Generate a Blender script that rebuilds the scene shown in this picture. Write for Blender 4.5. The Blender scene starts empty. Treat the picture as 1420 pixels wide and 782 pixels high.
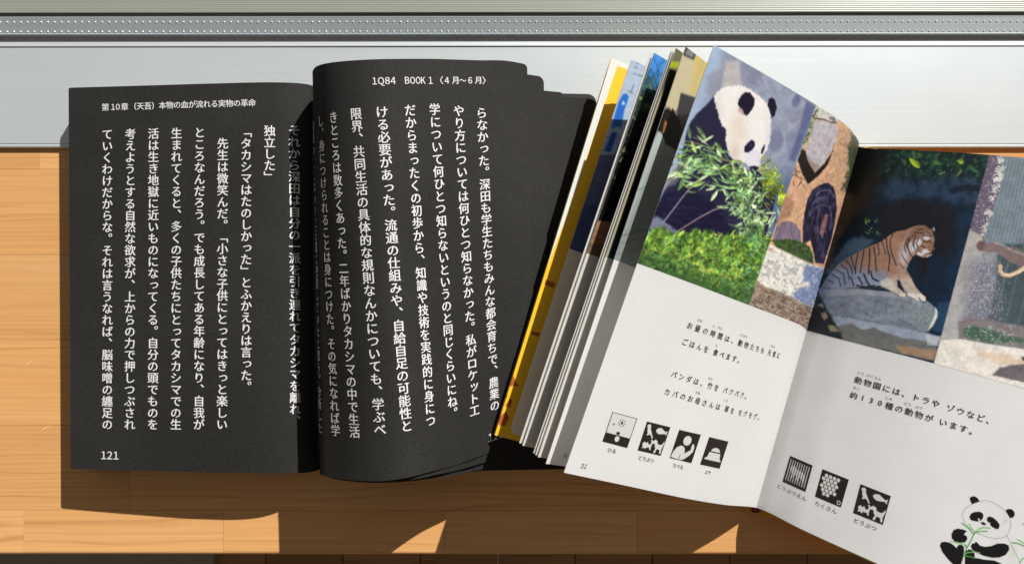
import bpy, math, random
import numpy as np
from mathutils import Vector
from mathutils.geometry import tessellate_polygon

scene = bpy.context.scene
col = scene.collection
rng = np.random.default_rng(7)
random.seed(7)

# ------------------------------------------------------------------ camera, light, exposure
MM = 0.001
F, D = 1038.0, 300.0            # focal length in photo pixels, camera height above the sill in mm
cam_d = bpy.data.cameras.new('camera')
cam_d.sensor_width = 36.0
cam_d.lens = F * 36.0 / 1420.0
cam_d.clip_start, cam_d.clip_end = 0.01, 50
cam = bpy.data.objects.new('camera', cam_d)
cam.location = (0, 0, D * MM)
col.objects.link(cam)
scene.camera = cam

SUN = Vector((-0.88, -1.42, -1.0))
sd = bpy.data.lights.new('sun', 'SUN')
sd.energy = 4.7
sd.angle = math.radians(0.55)
sd.color = (1.0, 0.975, 0.94)
so = bpy.data.objects.new('sun', sd)
so.rotation_euler = SUN.to_track_quat('-Z', 'Y').to_euler()
col.objects.link(so)

world = bpy.data.worlds.new('World')
scene.world = world
world.use_nodes = True
wn, wl = world.node_tree.nodes, world.node_tree.links
bg = wn['Background']
tc = wn.new('ShaderNodeTexCoord')
sep = wn.new('ShaderNodeSeparateXYZ')
mr = wn.new('ShaderNodeMapRange')
mr.inputs['From Min'].default_value = -0.5
mr.inputs['From Max'].default_value = 0.9
mr.interpolation_type = 'SMOOTHSTEP'
mixw = wn.new('ShaderNodeMix'); mixw.data_type = 'RGBA'
mixw.inputs['A'].default_value = (0.54, 0.43, 0.33, 1)    # the dim warm room
mixw.inputs['B'].default_value = (1.0, 1.08, 1.2, 1)      # open sky through the window
wl.new(tc.outputs['Generated'], sep.inputs[0])
wl.new(sep.outputs['Y'], mr.inputs['Value'])
wl.new(mr.outputs['Result'], mixw.inputs['Factor'])
wl.new(mixw.outputs['Result'], bg.inputs['Color'])
bg.inputs['Strength'].default_value = 0.17

vs = scene.view_settings
vs.view_transform = 'Standard'
vs.look = 'None'
vs.exposure = 0.52
vs.gamma = 1.0
scene.cycles.use_denoising = True
scene.cycles.max_bounces = 8
scene.cycles.sample_clamp_indirect = 3.0

# ------------------------------------------------------------------ helpers
def W(px, py, z):
    k = (D - z) / F
    return np.array([(px - 710.0) * k, (391.0 - py) * k, z], float)

def lin(c):
    c = np.asarray(c, float) / 255.0
    return np.where(c <= 0.04045, c / 12.92, ((c + 0.055) / 1.055) ** 2.4)

def thing(name, loc=(0, 0, 0), label=None, cat=None, group=None, kind=None):
    o = bpy.data.objects.new(name, None)
    o.empty_display_size = 0.01
    o.location = [v * MM for v in loc]
    col.objects.link(o)
    if label: o['label'] = label
    if cat: o['category'] = cat
    if group: o['group'] = group
    if kind: o['kind'] = kind
    return o

def origin_of(o):
    v = Vector((0, 0, 0))
    while o is not None:
        v = v + o.location
        o = o.parent
    return np.array(v)

def link_mesh(name, verts, faces, mat, parent=None, smooth=True, origin=None, label=None, kind=None, fmat=None):
    """verts in mm, world frame; the mesh is stored about its own origin"""
    verts = np.asarray(verts, float) * MM
    org = np.array(origin, float) * MM if origin is not None else verts.mean(axis=0)
    me = bpy.data.meshes.new(name)
    vv = verts - org
    if isinstance(faces, np.ndarray):
        n, k = faces.shape
        me.vertices.add(len(vv)); me.vertices.foreach_set('co', vv.astype(np.float32).ravel())
        me.loops.add(n * k); me.loops.foreach_set('vertex_index', faces.astype(np.int32).ravel())
        me.polygons.add(n)
        me.polygons.foreach_set('loop_start', (np.arange(n) * k).astype(np.int32))
        me.update(calc_edges=True)
    else:
        me.from_pydata([tuple(v) for v in vv], [], faces)
    mats = mat if isinstance(mat, (list, tuple)) else [mat]
    for m in mats: me.materials.append(m)
    if fmat is not None: me.polygons.foreach_set('material_index', np.asarray(fmat, np.int32))
    me.polygons.foreach_set('use_smooth', [bool(smooth)] * len(me.polygons))
    me.validate(); me.update()
    o = bpy.data.objects.new(name, me)
    col.objects.link(o)
    if parent is not None:
        o.parent = parent
        o.location = org - origin_of(parent)
    else:
        o.location = org
    if label: o['label'] = label
    if kind: o['kind'] = kind
    return o

def box_geo(x0, x1, y0, y1, z0, z1, b=0.0):
    """a box with its upper edges chamfered by b"""
    if b <= 0:
        v = [(x0,y0,z0),(x1,y0,z0),(x1,y1,z0),(x0,y1,z0),(x0,y0,z1),(x1,y0,z1),(x1,y1,z1),(x0,y1,z1)]
        f = [(0,3,2,1),(4,5,6,7),(0,1,5,4),(1,2,6,5),(2,3,7,6),(3,0,4,7)]
        return v, f
    v = [(x0,y0,z0),(x1,y0,z0),(x1,y1,z0),(x0,y1,z0),
         (x0,y0,z1-b),(x1,y0,z1-b),(x1,y1,z1-b),(x0,y1,z1-b),
         (x0+b,y0+b,z1),(x1-b,y0+b,z1),(x1-b,y1-b,z1),(x0+b,y1-b,z1)]
    f = [(0,3,2,1),(0,1,5,4),(1,2,6,5),(2,3,7,6),(3,0,4,7),(4,5,9,8),(5,6,10,9),(6,7,11,10),(7,4,8,11),(8,9,10,11)]
    return v, f

def extrude_profile(name, prof, x0, x1, mat, parent, tilt=0.0, smooth=False):
    """closed outline of (y, z) in mm pulled along x; tilt = extra y at x1 against x0"""
    n = len(prof)
    v = [(x0, y - tilt / 2, z) for y, z in prof] + [(x1, y + tilt / 2, z) for y, z in prof]
    f = [(i, (i + 1) % n, n + (i + 1) % n, n + i) for i in range(n)]
    f += [tuple(range(n))[::-1], tuple(range(n, 2 * n))]
    return link_mesh(name, v, f, mat, parent, smooth)

class Surf:
    """a sheet ruled between an upper and a lower edge; u runs left to right, v from top to bottom"""
    def __init__(self, top, bot, n=160, straight=False):
        top, bot = np.array(top, float), np.array(bot, float)
        self.top0, self.bot0 = top, bot
        m = (top + bot) / 2
        t = np.r_[0, np.cumsum(np.linalg.norm(np.diff(m, axis=0), axis=1))]
        def spline(P, tt):
            # Catmull-Rom with chord parameters
            out = np.zeros((len(tt), 3))
            tg = np.zeros_like(P)
            tg[1:-1] = (P[2:] - P[:-2]) / (t[2:] - t[:-2])[:, None]
            tg[0] = (P[1] - P[0]) / (t[1] - t[0]) * 1.5 - tg[1] * 0.5 if len(P) > 2 else (P[1] - P[0]) / (t[1] - t[0])
            tg[-1] = (P[-1] - P[-2]) / (t[-1] - t[-2]) * 1.5 - tg[-2] * 0.5 if len(P) > 2 else tg[0]
            k = np.clip(np.searchsorted(t, tt, side='right') - 1, 0, len(t) - 2)
            h = t[k + 1] - t[k]; s = (tt - t[k]) / h
            s2, s3 = s * s, s * s * s
            return ((2*s3-3*s2+1)[:, None]*P[k] + ((s3-2*s2+s)*h)[:, None]*tg[k]
                    + (-2*s3+3*s2)[:, None]*P[k+1] + ((s3-s2)*h)[:, None]*tg[k+1])
        tt = np.linspace(0, t[-1], n * 4)
        T, B = spline(top, tt), spline(bot, tt)
        m = (T + B) / 2
        L = np.r_[0, np.cumsum(np.linalg.norm(np.diff(m, axis=0), axis=1))]
        self.Lu = L[-1]
        q = np.linspace(0, L[-1], n)
        self.T = np.stack([np.interp(q, L, T[:, i]) for i in range(3)], 1)
        self.B = np.stack([np.interp(q, L, B[:, i]) for i in range(3)], 1)
        self.n = n
        self.Lv = float(np.linalg.norm(self.T - self.B, axis=1).mean())
        self.dT = np.gradient(self.T, axis=0); self.dB = np.gradient(self.B, axis=0)
    def _s(self, A, u):
        x = np.asarray(u, float) * (self.n - 1)
        i = np.clip(np.floor(x).astype(int), 0, self.n - 2)
        f = (x - i)[..., None]
        return A[i] * (1 - f) + A[i + 1] * f
    def P(self, u, v):
        v = np.asarray(v, float)[..., None]
        return self._s(self.T, u) * (1 - v) + self._s(self.B, u) * v
    def N(self, u, v):
        uc = np.clip(u, 0, 1)
        v = np.asarray(v, float)[..., None]
        du = self._s(self.dT, uc) * (1 - v) + self._s(self.dB, uc) * v
        dv = self._s(self.B, uc) - self._s(self.T, uc)
        n = np.cross(dv, du)
        n /= np.linalg.norm(n, axis=-1, keepdims=True)
        return n
    def proj(self, u, v):
        p = self.P(u, v)
        k = F / (D - p[..., 2])
        return np.stack([710 + p[..., 0] * k, 391 - p[..., 1] * k], -1)
    def inv(self, px, py):
        if not hasattr(self, '_g'):
            uu, vv = np.meshgrid(np.linspace(0, 1, 121), np.linspace(0, 1, 41), indexing='ij')
            self._g = (uu.ravel(), vv.ravel(), self.proj(uu.ravel(), vv.ravel()), self.P(uu.ravel(), vv.ravel())[:, 2])
        gu, gv, gp, gz = self._g
        c = (gp[:, 0] - px) ** 2 + (gp[:, 1] - py) ** 2 - gz * 0.6
        k = int(np.argmin(c)); u, v = gu[k], gv[k]
        for _ in range(8):
            p = self.proj(u, v); e = 1e-3
            pu = (self.proj(u + e, v) - self.proj(u - e, v)) / (2 * e)
            pv = (self.proj(u, v + e) - self.proj(u, v - e)) / (2 * e)
            J = np.stack([pu, pv], 1)
            if abs(np.linalg.det(J)) < 1e-6: break
            d = np.linalg.solve(J, np.array([px, py]) - p)
            d = np.clip(d, -0.04, 0.04)
            u, v = u + d[0], v + d[1]
        return np.array([u, v])

def px_surf(st, **k):
    """stations of ((px,py,z) on the upper edge, (px,py,z) on the lower edge)"""
    return Surf([W(*a) for a, b in st], [W(*b) for a, b in st], **k)

def sheet(name, s, mat, parent, th=0.12, nu=90, nv=24, u0=0.0, u1=1.0, v0=0.0, v1=1.0, r_end=0.0, r_start=0.0, off=0.0,
          label=None, wav=0.0, bmat=None):
    """a closed thin sheet whose upper face is s; r_end / r_start round the corners of the free edges (mm)"""
    U = np.linspace(u0, u1, nu)
    if r_end: U = np.unique(np.r_[U, 1 - (r_end / s.Lu) * (1 - np.cos(np.linspace(0, np.pi / 2, 8)))])
    if r_start: U = np.unique(np.r_[U, (r_start / s.Lu) * (1 - np.cos(np.linspace(0, np.pi / 2, 8)))])
    nu = len(U)
    cut = np.zeros(nu)
    for r, d in ((r_end, (1 - U) * s.Lu), (r_start, U * s.Lu)):
        if r:
            dd = np.clip(r - d, 0, r)
            cut = np.maximum(cut, (r - np.sqrt(np.maximum(r * r - dd * dd, 0))) / s.Lv)
    vv = np.linspace(0, 1, nv)
    V = (v0 + cut)[:, None] + (v1 - v0 - 2 * cut)[:, None] * vv[None, :]
    UU = np.repeat(U[:, None], nv, 1)
    N = s.N(UU, V)
    A = s.P(UU, V) + N * off
    if wav:
        A = A + N * (wav * np.sin(UU * 9 + V * 5 + 1.3) * np.sin(V * 7 + 0.6 + UU * 3))[..., None]
    Bm = A - N * th
    a = A.reshape(-1, 3); b = Bm.reshape(-1, 3); n0 = len(a)
    idx = np.arange(nu * nv).reshape(nu, nv)
    q = np.stack([idx[:-1, :-1], idx[:-1, 1:], idx[1:, 1:], idx[1:, :-1]], -1).reshape(-1, 4)
    faces = [q, q[:, ::-1] + n0]
    verts = [a, b]; base = 2 * n0
    per = np.r_[idx[:, 0], idx[-1, 1:], idx[::-1, -1][1:], idx[0, ::-1][1:-1]]
    m = len(per)
    verts += [a[per], b[per]]
    i = np.arange(m); j = (i + 1) % m
    rim = np.stack([base + i, base + j, base + m + j, base + m + i], -1)
    faces.append(rim)
    faces = np.concatenate(faces)
    mats, fm = mat, None
    if bmat is not None:
        mats = [mat, bmat]; fm = np.r_[np.zeros(len(q)), np.ones(len(q)), np.ones(m)]
    return link_mesh(name, np.concatenate(verts), faces, mats, parent, True, label=label, fmat=fm)

def block(name, s, mat, parent, base_z, layers=14, jit=0.25, nu=70, grow=0.0, off=-0.25, u0=0.0, u1=1.0):
    """the pile of leaves under a sheet: its side walls are stepped layer by layer"""
    U = np.linspace(u0, u1, nu)
    V = np.array([0.0, 1.0])
    rings = []
    for k in range(layers + 1):
        f = k / layers
        for sub in (0, 1):
            if k == layers and sub: break
            ju, jv0, jv1 = (rng.random(3) - 0.5) * 2 * jit
            if sub: pass
            T = s.P(U, np.full(nu, 0.0)); Bt = s.P(U, np.full(nu, 1.0))
            d = (T - Bt) / np.linalg.norm(T - Bt, axis=1)[:, None]
            ax = (T[-1] - T[0]); ax[2] = 0; ax /= np.linalg.norm(ax)
            T = T + d * (jv0 - 0.2); Bt = Bt - d * (jv1 - 0.2)
            sh = np.outer(np.linspace(1, 0, nu) if grow <= 0 else np.linspace(0, 1, nu), ax) * (ju + grow * f)
            T = T + sh; Bt = Bt + sh
            f2 = (k + (0.9 if sub else 0.0)) / layers
            for A in (T, Bt):
                top = A[:, 2] + off
                A[:, 2] = top * (1 - f2) + base_z * f2
                A[:, 2] = np.maximum(A[:, 2], base_z)
            rings.append(np.concatenate([T, Bt[::-1]]))
    R = np.array(rings); nr, m = R.shape[:2]
    v = R.reshape(-1, 3); idx = np.arange(nr * m).reshape(nr, m)
    j = np.r_[1:m, 0]
    f = [tuple(x) for x in np.stack([idx[:-1], idx[:-1][:, j], idx[1:][:, j], idx[1:]], -1).reshape(-1, 4)]
    h = m // 2
    for r in (0, nr - 1):
        for i in range(h - 1):
            a, b, c, d = idx[r, i], idx[r, i + 1], idx[r, m - 2 - i], idx[r, m - 1 - i]
            f.append((a, b, c, d) if r else (a, d, c, b))
    return link_mesh(name, v, f, mat, parent, False)

# ------------------------------------------------------------------ materials
def new_mat(name):
    m = bpy.data.materials.new(name); m.use_nodes = True
    nt = m.node_tree
    return m, nt, nt.nodes, nt.links, nt.nodes['Principled BSDF']

def set_bsdf(b, rough=0.6, spec=0.3, metal=0.0):
    b.inputs['Roughness'].default_value = rough
    b.inputs['Specular IOR Level'].default_value = spec
    b.inputs['Metallic'].default_value = metal

def paper_mat(name, base, var=0.08, scale=900, rough=0.7, spec=0.2, bump=0.02, bscale=2500, blotch=0.0, trans=0.0, wave=0.0, dust=False):
    m, nt, N, L, b = new_mat(name)
    set_bsdf(b, rough, spec)
    geo = N.new('ShaderNodeNewGeometry')
    n1 = N.new('ShaderNodeTexNoise'); n1.inputs['Scale'].default_value = scale; n1.inputs['Detail'].default_value = 4
    n1.inputs['Roughness'].default_value = 0.7
    L.new(geo.outputs['Position'], n1.inputs['Vector'])
    n2 = N.new('ShaderNodeTexNoise'); n2.inputs['Scale'].default_value = 25; n2.inputs['Detail'].default_value = 3
    L.new(geo.outputs['Position'], n2.inputs['Vector'])
    a = N.new('ShaderNodeMapRange'); a.inputs['From Min'].default_value = 0.3; a.inputs['From Max'].default_value = 0.7
    a.inputs['To Min'].default_value = 1 - var; a.inputs['To Max'].default_value = 1 + var
    L.new(n1.outputs['Fac'], a.inputs['Value'])
    a2 = N.new('ShaderNodeMapRange'); a2.inputs['From Min'].default_value = 0.3; a2.inputs['From Max'].default_value = 0.7
    a2.inputs['To Min'].default_value = 1 - blotch; a2.inputs['To Max'].default_value = 1 + blotch
    L.new(n2.outputs['Fac'], a2.inputs['Value'])
    mu = N.new('ShaderNodeMath'); mu.operation = 'MULTIPLY'
    L.new(a.outputs['Result'], mu.inputs[0]); L.new(a2.outputs['Result'], mu.inputs[1])
    vm = N.new('ShaderNodeVectorMath'); vm.operation = 'SCALE'
    vm.inputs[0].default_value = base
    L.new(mu.outputs[0], vm.inputs['Scale'])
    L.new(vm.outputs['Vector'], b.inputs['Base Color'])
    n3 = N.new('ShaderNodeTexNoise'); n3.inputs['Scale'].default_value = bscale; n3.inputs['Detail'].default_value = 3
    L.new(geo.outputs['Position'], n3.inputs['Vector'])
    bp = N.new('ShaderNodeBump'); bp.inputs['Strength'].default_value = 0.6; bp.inputs['Distance'].default_value = bump * MM
    L.new(n3.outputs['Fac'], bp.inputs['Height']); L.new(bp.outputs['Normal'], b.inputs['Normal'])
    if wave:      # the sheet is never quite flat
        n4 = N.new('ShaderNodeTexNoise'); n4.inputs['Scale'].default_value = 38; n4.inputs['Detail'].default_value = 1.5
        L.new(geo.outputs['Position'], n4.inputs['Vector'])
        b2 = N.new('ShaderNodeBump'); b2.inputs['Strength'].default_value = 1.0; b2.inputs['Distance'].default_value = wave * MM
        L.new(n4.outputs['Fac'], b2.inputs['Height']); L.new(b2.outputs['Normal'], bp.inputs['Normal'])
    if dust:      # sparse pale flecks of dust and lint
        vo = N.new('ShaderNodeTexVoronoi'); vo.inputs['Scale'].default_value = 130
        L.new(geo.outputs['Position'], vo.inputs['Vector'])
        lt = N.new('ShaderNodeMath'); lt.operation = 'LESS_THAN'; lt.inputs[1].default_value = 0.022
        L.new(vo.outputs['Distance'], lt.inputs[0])
        sr = N.new('ShaderNodeSeparateColor'); L.new(vo.outputs['Color'], sr.inputs[0])
        l2 = N.new('ShaderNodeMath'); l2.operation = 'LESS_THAN'; l2.inputs[1].default_value = 0.30
        L.new(sr.outputs[0], l2.inputs[0])
        mm_ = N.new('ShaderNodeMath'); mm_.operation = 'MULTIPLY'; L.new(lt.outputs[0], mm_.inputs[0]); L.new(l2.outputs[0], mm_.inputs[1])
        mxd = N.new('ShaderNodeMix'); mxd.data_type = 'RGBA'; mxd.inputs['B'].default_value = (0.3, 0.29, 0.27, 1)
        L.new(vm.outputs['Vector'], mxd.inputs['A']); L.new(mm_.outputs[0], mxd.inputs['Factor'])
        L.new(mxd.outputs['Result'], b.inputs['Base Color'])
    if trans:
        tr = N.new('ShaderNodeBsdfTranslucent'); L.new(vm.outputs['Vector'], tr.inputs['Color'])
        ms = N.new('ShaderNodeMixShader'); ms.inputs[0].default_value = trans
        out = [n for n in N if n.type == 'OUTPUT_MATERIAL'][0]
        L.new(b.outputs[0], ms.inputs[1]); L.new(tr.outputs[0], ms.inputs[2]); L.new(ms.outputs[0], out.inputs['Surface'])
    return m

def print_mat(name, rough=0.38, spec=0.3, trans=0.0):
    m, nt, N, L, b = new_mat(name)
    set_bsdf(b, rough, spec)
    at = N.new('ShaderNodeAttribute'); at.attribute_name = 'print'
    L.new(at.outputs['Color'], b.inputs['Base Color'])
    if trans:
        tr = N.new('ShaderNodeBsdfTranslucent'); L.new(at.outputs['Color'], tr.inputs['Color'])
        ms = N.new('ShaderNodeMixShader'); ms.inputs[0].default_value = trans
        out = [n for n in N if n.type == 'OUTPUT_MATERIAL'][0]
        L.new(b.outputs[0], ms.inputs[1]); L.new(tr.outputs[0], ms.inputs[2]); L.new(ms.outputs[0], out.inputs['Surface'])
    return m

M_black = paper_mat('black_paper', (0.0195, 0.0187, 0.0172), var=0.30, scale=1100, rough=0.72, spec=0.20, bump=0.035, bscale=1400, blotch=0.14, wave=0.5, dust=True)
M_blackedge = paper_mat('black_paper_edge', (0.13, 0.125, 0.115), var=0.25, rough=0.9)
M_blackcover = paper_mat('black_cover_card', (0.03, 0.03, 0.03), var=0.15, rough=0.45, spec=0.4)
M_white = paper_mat('white_coated_paper', (0.90, 0.90, 0.89), trans=0.38, var=0.012, scale=400, rough=0.40, spec=0.35, bump=0.004, blotch=0.02, wave=0.35)
M_whiteback = paper_mat('white_paper_underside', (0.86, 0.84, 0.81), trans=0.65, var=0.01, rough=0.6)
M_whitefan = paper_mat('cream_coated_paper', (0.83, 0.81, 0.76), trans=0.38, var=0.012, scale=400, rough=0.5, spec=0.3, bump=0.004, blotch=0.012)
M_ink_w = paper_mat('white_lettering', (0.68, 0.68, 0.66), var=0.03, rough=0.8, spec=0.2)
M_ink_k = paper_mat('black_ink', (0.035, 0.03, 0.03), var=0.03, rough=0.5, spec=0.25)
M_inkpaper = paper_mat('pictogram_white', (0.70, 0.70, 0.685), var=0.01, rough=0.5)
M_yellow = paper_mat('yellow_cover_card', (0.74, 0.42, 0.03), var=0.02, rough=0.4, spec=0.4)
M_board = paper_mat('white_cover_board', (0.70, 0.69, 0.66), var=0.02, rough=0.6)
M_print = print_mat('coated_photo_print')
M_printt = print_mat('page_drawing_print', 0.45, 0.3, 0.38)
M_printm = print_mat('picture_cover_print', 0.42, 0.3)

def wood_mat(name, light, dark, line, freq=1.0, rough=0.5):
    m, nt, N, L, b = new_mat(name)
    set_bsdf(b, rough, 0.25)
    geo = N.new('ShaderNodeNewGeometry')
    oi = N.new('ShaderNodeObjectInfo')
    # each stave is cut from a different place in the tree
    ofs = N.new('ShaderNodeCombineXYZ')
    m1 = N.new('ShaderNodeMath'); m1.operation = 'MULTIPLY'; m1.inputs[1].default_value = 3.7
    m2 = N.new('ShaderNodeMath'); m2.operation = 'MULTIPLY'; m2.inputs[1].default_value = 1.9
    L.new(oi.outputs['Random'], m1.inputs[0]); L.new(oi.outputs['Random'], m2.inputs[0])
    L.new(m1.outputs[0], ofs.inputs['X']); L.new(m2.outputs[0], ofs.inputs['Y']); L.new(m1.outputs[0], ofs.inputs['Z'])
    ad = N.new('ShaderNodeVectorMath'); ad.operation = 'ADD'
    L.new(geo.outputs['Position'], ad.inputs[0]); L.new(ofs.outputs[0], ad.inputs[1])
    def mapped(sx, sy):
        v = N.new('ShaderNodeVectorMath'); v.operation = 'MULTIPLY'; v.inputs[1].default_value = (sx, sy, 5)
        L.new(ad.outputs['Vector'], v.inputs[0]); return v
    def noise(sx, sy, det=3, rg=0.55):
        n = N.new('ShaderNodeTexNoise'); n.inputs['Scale'].default_value = 1.0
        n.inputs['Detail'].default_value = det; n.inputs['Roughness'].default_value = rg
        L.new(mapped(sx, sy).outputs['Vector'], n.inputs['Vector']); return n
    def math_(op, a, b_=None):
        k = N.new('ShaderNodeMath'); k.operation = op
        for i, x in enumerate((a, b_)):
            if x is None: continue
            if isinstance(x, (int, float)): k.inputs[i].default_value = x
            else: L.new(x, k.inputs[i])
        return k.outputs[0]
    sp = N.new('ShaderNodeSeparateXYZ'); L.new(ad.outputs['Vector'], sp.inputs[0])
    warp = noise(5, 26, 2)
    warp2 = noise(1.6, 70, 2)
    ph = math_('ADD', math_('MULTIPLY', sp.outputs['Y'], 1250 * freq), math_('MULTIPLY', warp.outputs['Fac'], 30))
    ph = math_('ADD', ph, math_('MULTIPLY', warp2.outputs['Fac'], 30))
    sn = math_('MULTIPLY', math_('ADD', math_('SINE', ph), 1.0), 0.5)
    ring = math_('POWER', sn, 16.0)
    ph3 = math_('ADD', math_('MULTIPLY', sp.outputs['Y'], 3100 * freq), math_('MULTIPLY', noise(3, 34, 2).outputs['Fac'], 60))
    ring3 = math_('POWER', math_('MULTIPLY', math_('ADD', math_('SINE', ph3), 1.0), 0.5), 10.0)
    vis3 = N.new('ShaderNodeMapRange'); vis3.inputs['From Min'].default_value = 0.45; vis3.inputs['From Max'].default_value = 0.65
    vis3.inputs['To Max'].default_value = 0.55
    L.new(noise(2.2, 48, 2).outputs['Fac'], vis3.inputs['Value'])
    ring3 = math_('MULTIPLY', ring3, vis3.outputs['Result'])
    vis = noise(3, 60, 2)
    vr = N.new('ShaderNodeMapRange'); vr.inputs['From Min'].default_value = 0.38; vr.inputs['From Max'].default_value = 0.68
    L.new(vis.outputs['Fac'], vr.inputs['Value'])
    ring = math_('MAXIMUM', math_('MULTIPLY', ring, vr.outputs['Result']), ring3)
    fine = noise(14, 1500, 3, 0.7)
    broad = noise(4, 45, 3)
    br = N.new('ShaderNodeMapRange'); br.inputs['From Min'].default_value = 0.35; br.inputs['From Max'].default_value = 0.7
    L.new(broad.outputs['Fac'], br.inputs['Value'])
    mx = N.new('ShaderNodeMix'); mx.data_type = 'RGBA'
    mx.inputs['A'].default_value = (*light, 1); mx.inputs['B'].default_value = (*dark, 1)
    L.new(br.outputs['Result'], mx.inputs['Factor'])
    mx2 = N.new('ShaderNodeMix'); mx2.data_type = 'RGBA'
    mx2.inputs['B'].default_value = (*line, 1)
    L.new(mx.outputs['Result'], mx2.inputs['A'])
    L.new(math_('MULTIPLY', ring, 0.7), mx2.inputs['Factor'])
    fr = N.new('ShaderNodeMapRange'); fr.inputs['From Min'].default_value = 0.3; fr.inputs['From Max'].default_value = 0.7
    fr.inputs['To Min'].default_value = 0.88; fr.inputs['To Max'].default_value = 1.06
    L.new(fine.outputs['Fac'], fr.inputs['Value'])
    rr = N.new('ShaderNodeMapRange'); rr.inputs['To Min'].default_value = 0.94; rr.inputs['To Max'].default_value = 1.06
    L.new(oi.outputs['Random'], rr.inputs['Value'])
    sc = N.new('ShaderNodeVectorMath'); sc.operation = 'SCALE'
    L.new(mx2.outputs['Result'], sc.inputs[0]); L.new(math_('MULTIPLY', fr.outputs['Result'], rr.outputs['Result']), sc.inputs['Scale'])
    # small knots and pin marks
    vo = N.new('ShaderNodeTexVoronoi'); vo.inputs['Scale'].default_value = 1.0
    L.new(mapped(14, 40).outputs['Vector'], vo.inputs['Vector'])
    kn = N.new('ShaderNodeMapRange'); kn.inputs['From Min'].default_value = 0.03; kn.inputs['From Max'].default_value = 0.055
    kn.inputs['To Min'].default_value = 0.62; kn.inputs['To Max'].default_value = 1.0
    L.new(vo.outputs['Distance'], kn.inputs['Value'])
    sc2 = N.new('ShaderNodeVectorMath'); sc2.operation = 'SCALE'
    L.new(sc.outputs['Vector'], sc2.inputs[0]); L.new(kn.outputs['Result'], sc2.inputs['Scale'])
    L.new(sc2.outputs['Vector'], b.inputs['Base Color'])
    bp = N.new('ShaderNodeBump'); bp.inputs['Strength'].default_value = 0.35; bp.inputs['Distance'].default_value = 0.03 * MM
    L.new(fine.outputs['Fac'], bp.inputs['Height']); L.new(bp.outputs['Normal'], b.inputs['Normal'])
    return m

M_pine = wood_mat('oiled_pine', (0.68, 0.372, 0.148), (0.62, 0.318, 0.112), (0.41, 0.185, 0.060))
M_floor = wood_mat('dark_floorboard', (0.36, 0.19, 0.08), (0.26, 0.13, 0.05), (0.14, 0.06, 0.02), 0.4)

def metal_mat(name, base, rough, metal, streak=0.06, bumpd=0.01):
    m, nt, N, L, b = new_mat(name)
    set_bsdf(b, rough, 0.5, metal)
    geo = N.new('ShaderNodeNewGeometry')
    v = N.new('ShaderNodeVectorMath'); v.operation = 'MULTIPLY'; v.inputs[1].default_value = (7, 1500, 1500)
    L.new(geo.outputs['Position'], v.inputs[0])
    n = N.new('ShaderNodeTexNoise'); n.inputs['Scale'].default_value = 1; n.inputs['Detail'].default_value = 4
    L.new(v.outputs['Vector'], n.inputs['Vector'])
    a = N.new('ShaderNodeMapRange'); a.inputs['From Min'].default_value = 0.3; a.inputs['From Max'].default_value = 0.7
    a.inputs['To Min'].default_value = 1 - streak; a.inputs['To Max'].default_value = 1 + streak
    L.new(n.outputs['Fac'], a.inputs['Value'])
    n2 = N.new('ShaderNodeTexNoise'); n2.inputs['Scale'].default_value = 60; n2.inputs['Detail'].default_value = 5
    L.new(geo.outputs['Position'], n2.inputs['Vector'])
    a2 = N.new('ShaderNodeMapRange'); a2.inputs['From Min'].default_value = 0.3; a2.inputs['From Max'].default_value = 0.7
    a2.inputs['To Min'].default_value = rough - 0.012; a2.inputs['To Max'].default_value = rough + 0.012
    L.new(n2.outputs['Fac'], a2.inputs['Value']); L.new(a2.outputs['Result'], b.inputs['Roughness'])
    s = N.new('ShaderNodeVectorMath'); s.operation = 'SCALE'; s.inputs[0].default_value = base
    L.new(a.outputs['Result'], s.inputs['Scale']); L.new(s.outputs['Vector'], b.inputs['Base Color'])
    bp = N.new('ShaderNodeBump'); bp.inputs['Strength'].default_value = 0.5; bp.inputs['Distance'].default_value = bumpd * MM
    L.new(n.outputs['Fac'], bp.inputs['Height']); L.new(bp.outputs['Normal'], b.inputs['Normal'])
    return m

M_sash = metal_mat('white_painted_aluminium', (0.60, 0.64, 0.645), 0.48, 0.45, 0.03, 0.008)
M_rail = metal_mat('satin_aluminium', (0.36, 0.40, 0.41), 0.42, 0.28, 0.05, 0.01)
M_rail2 = metal_mat('dull_aluminium', (0.33, 0.34, 0.30), 0.45, 0.25, 0.04, 0.01)
M_bump = metal_mat('glint_white_dots', (0.92, 0.93, 0.93), 0.22, 0.0, 0.01, 0.002)  # glints on the rail dots, put into a near-white base colour
M_groove = metal_mat('dark_brown_groove_aluminium', (0.14, 0.115, 0.08), 0.7, 0.0, 0.1, 0.01)  # one dark brown for the whole groove floor
M_rug = paper_mat('grey_green_felt', (0.30, 0.28, 0.20), var=0.2, scale=900, rough=0.95, bump=0.3)
M_wall = paper_mat('white_wall', (0.6, 0.58, 0.54), var=0.03, rough=0.9)
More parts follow.
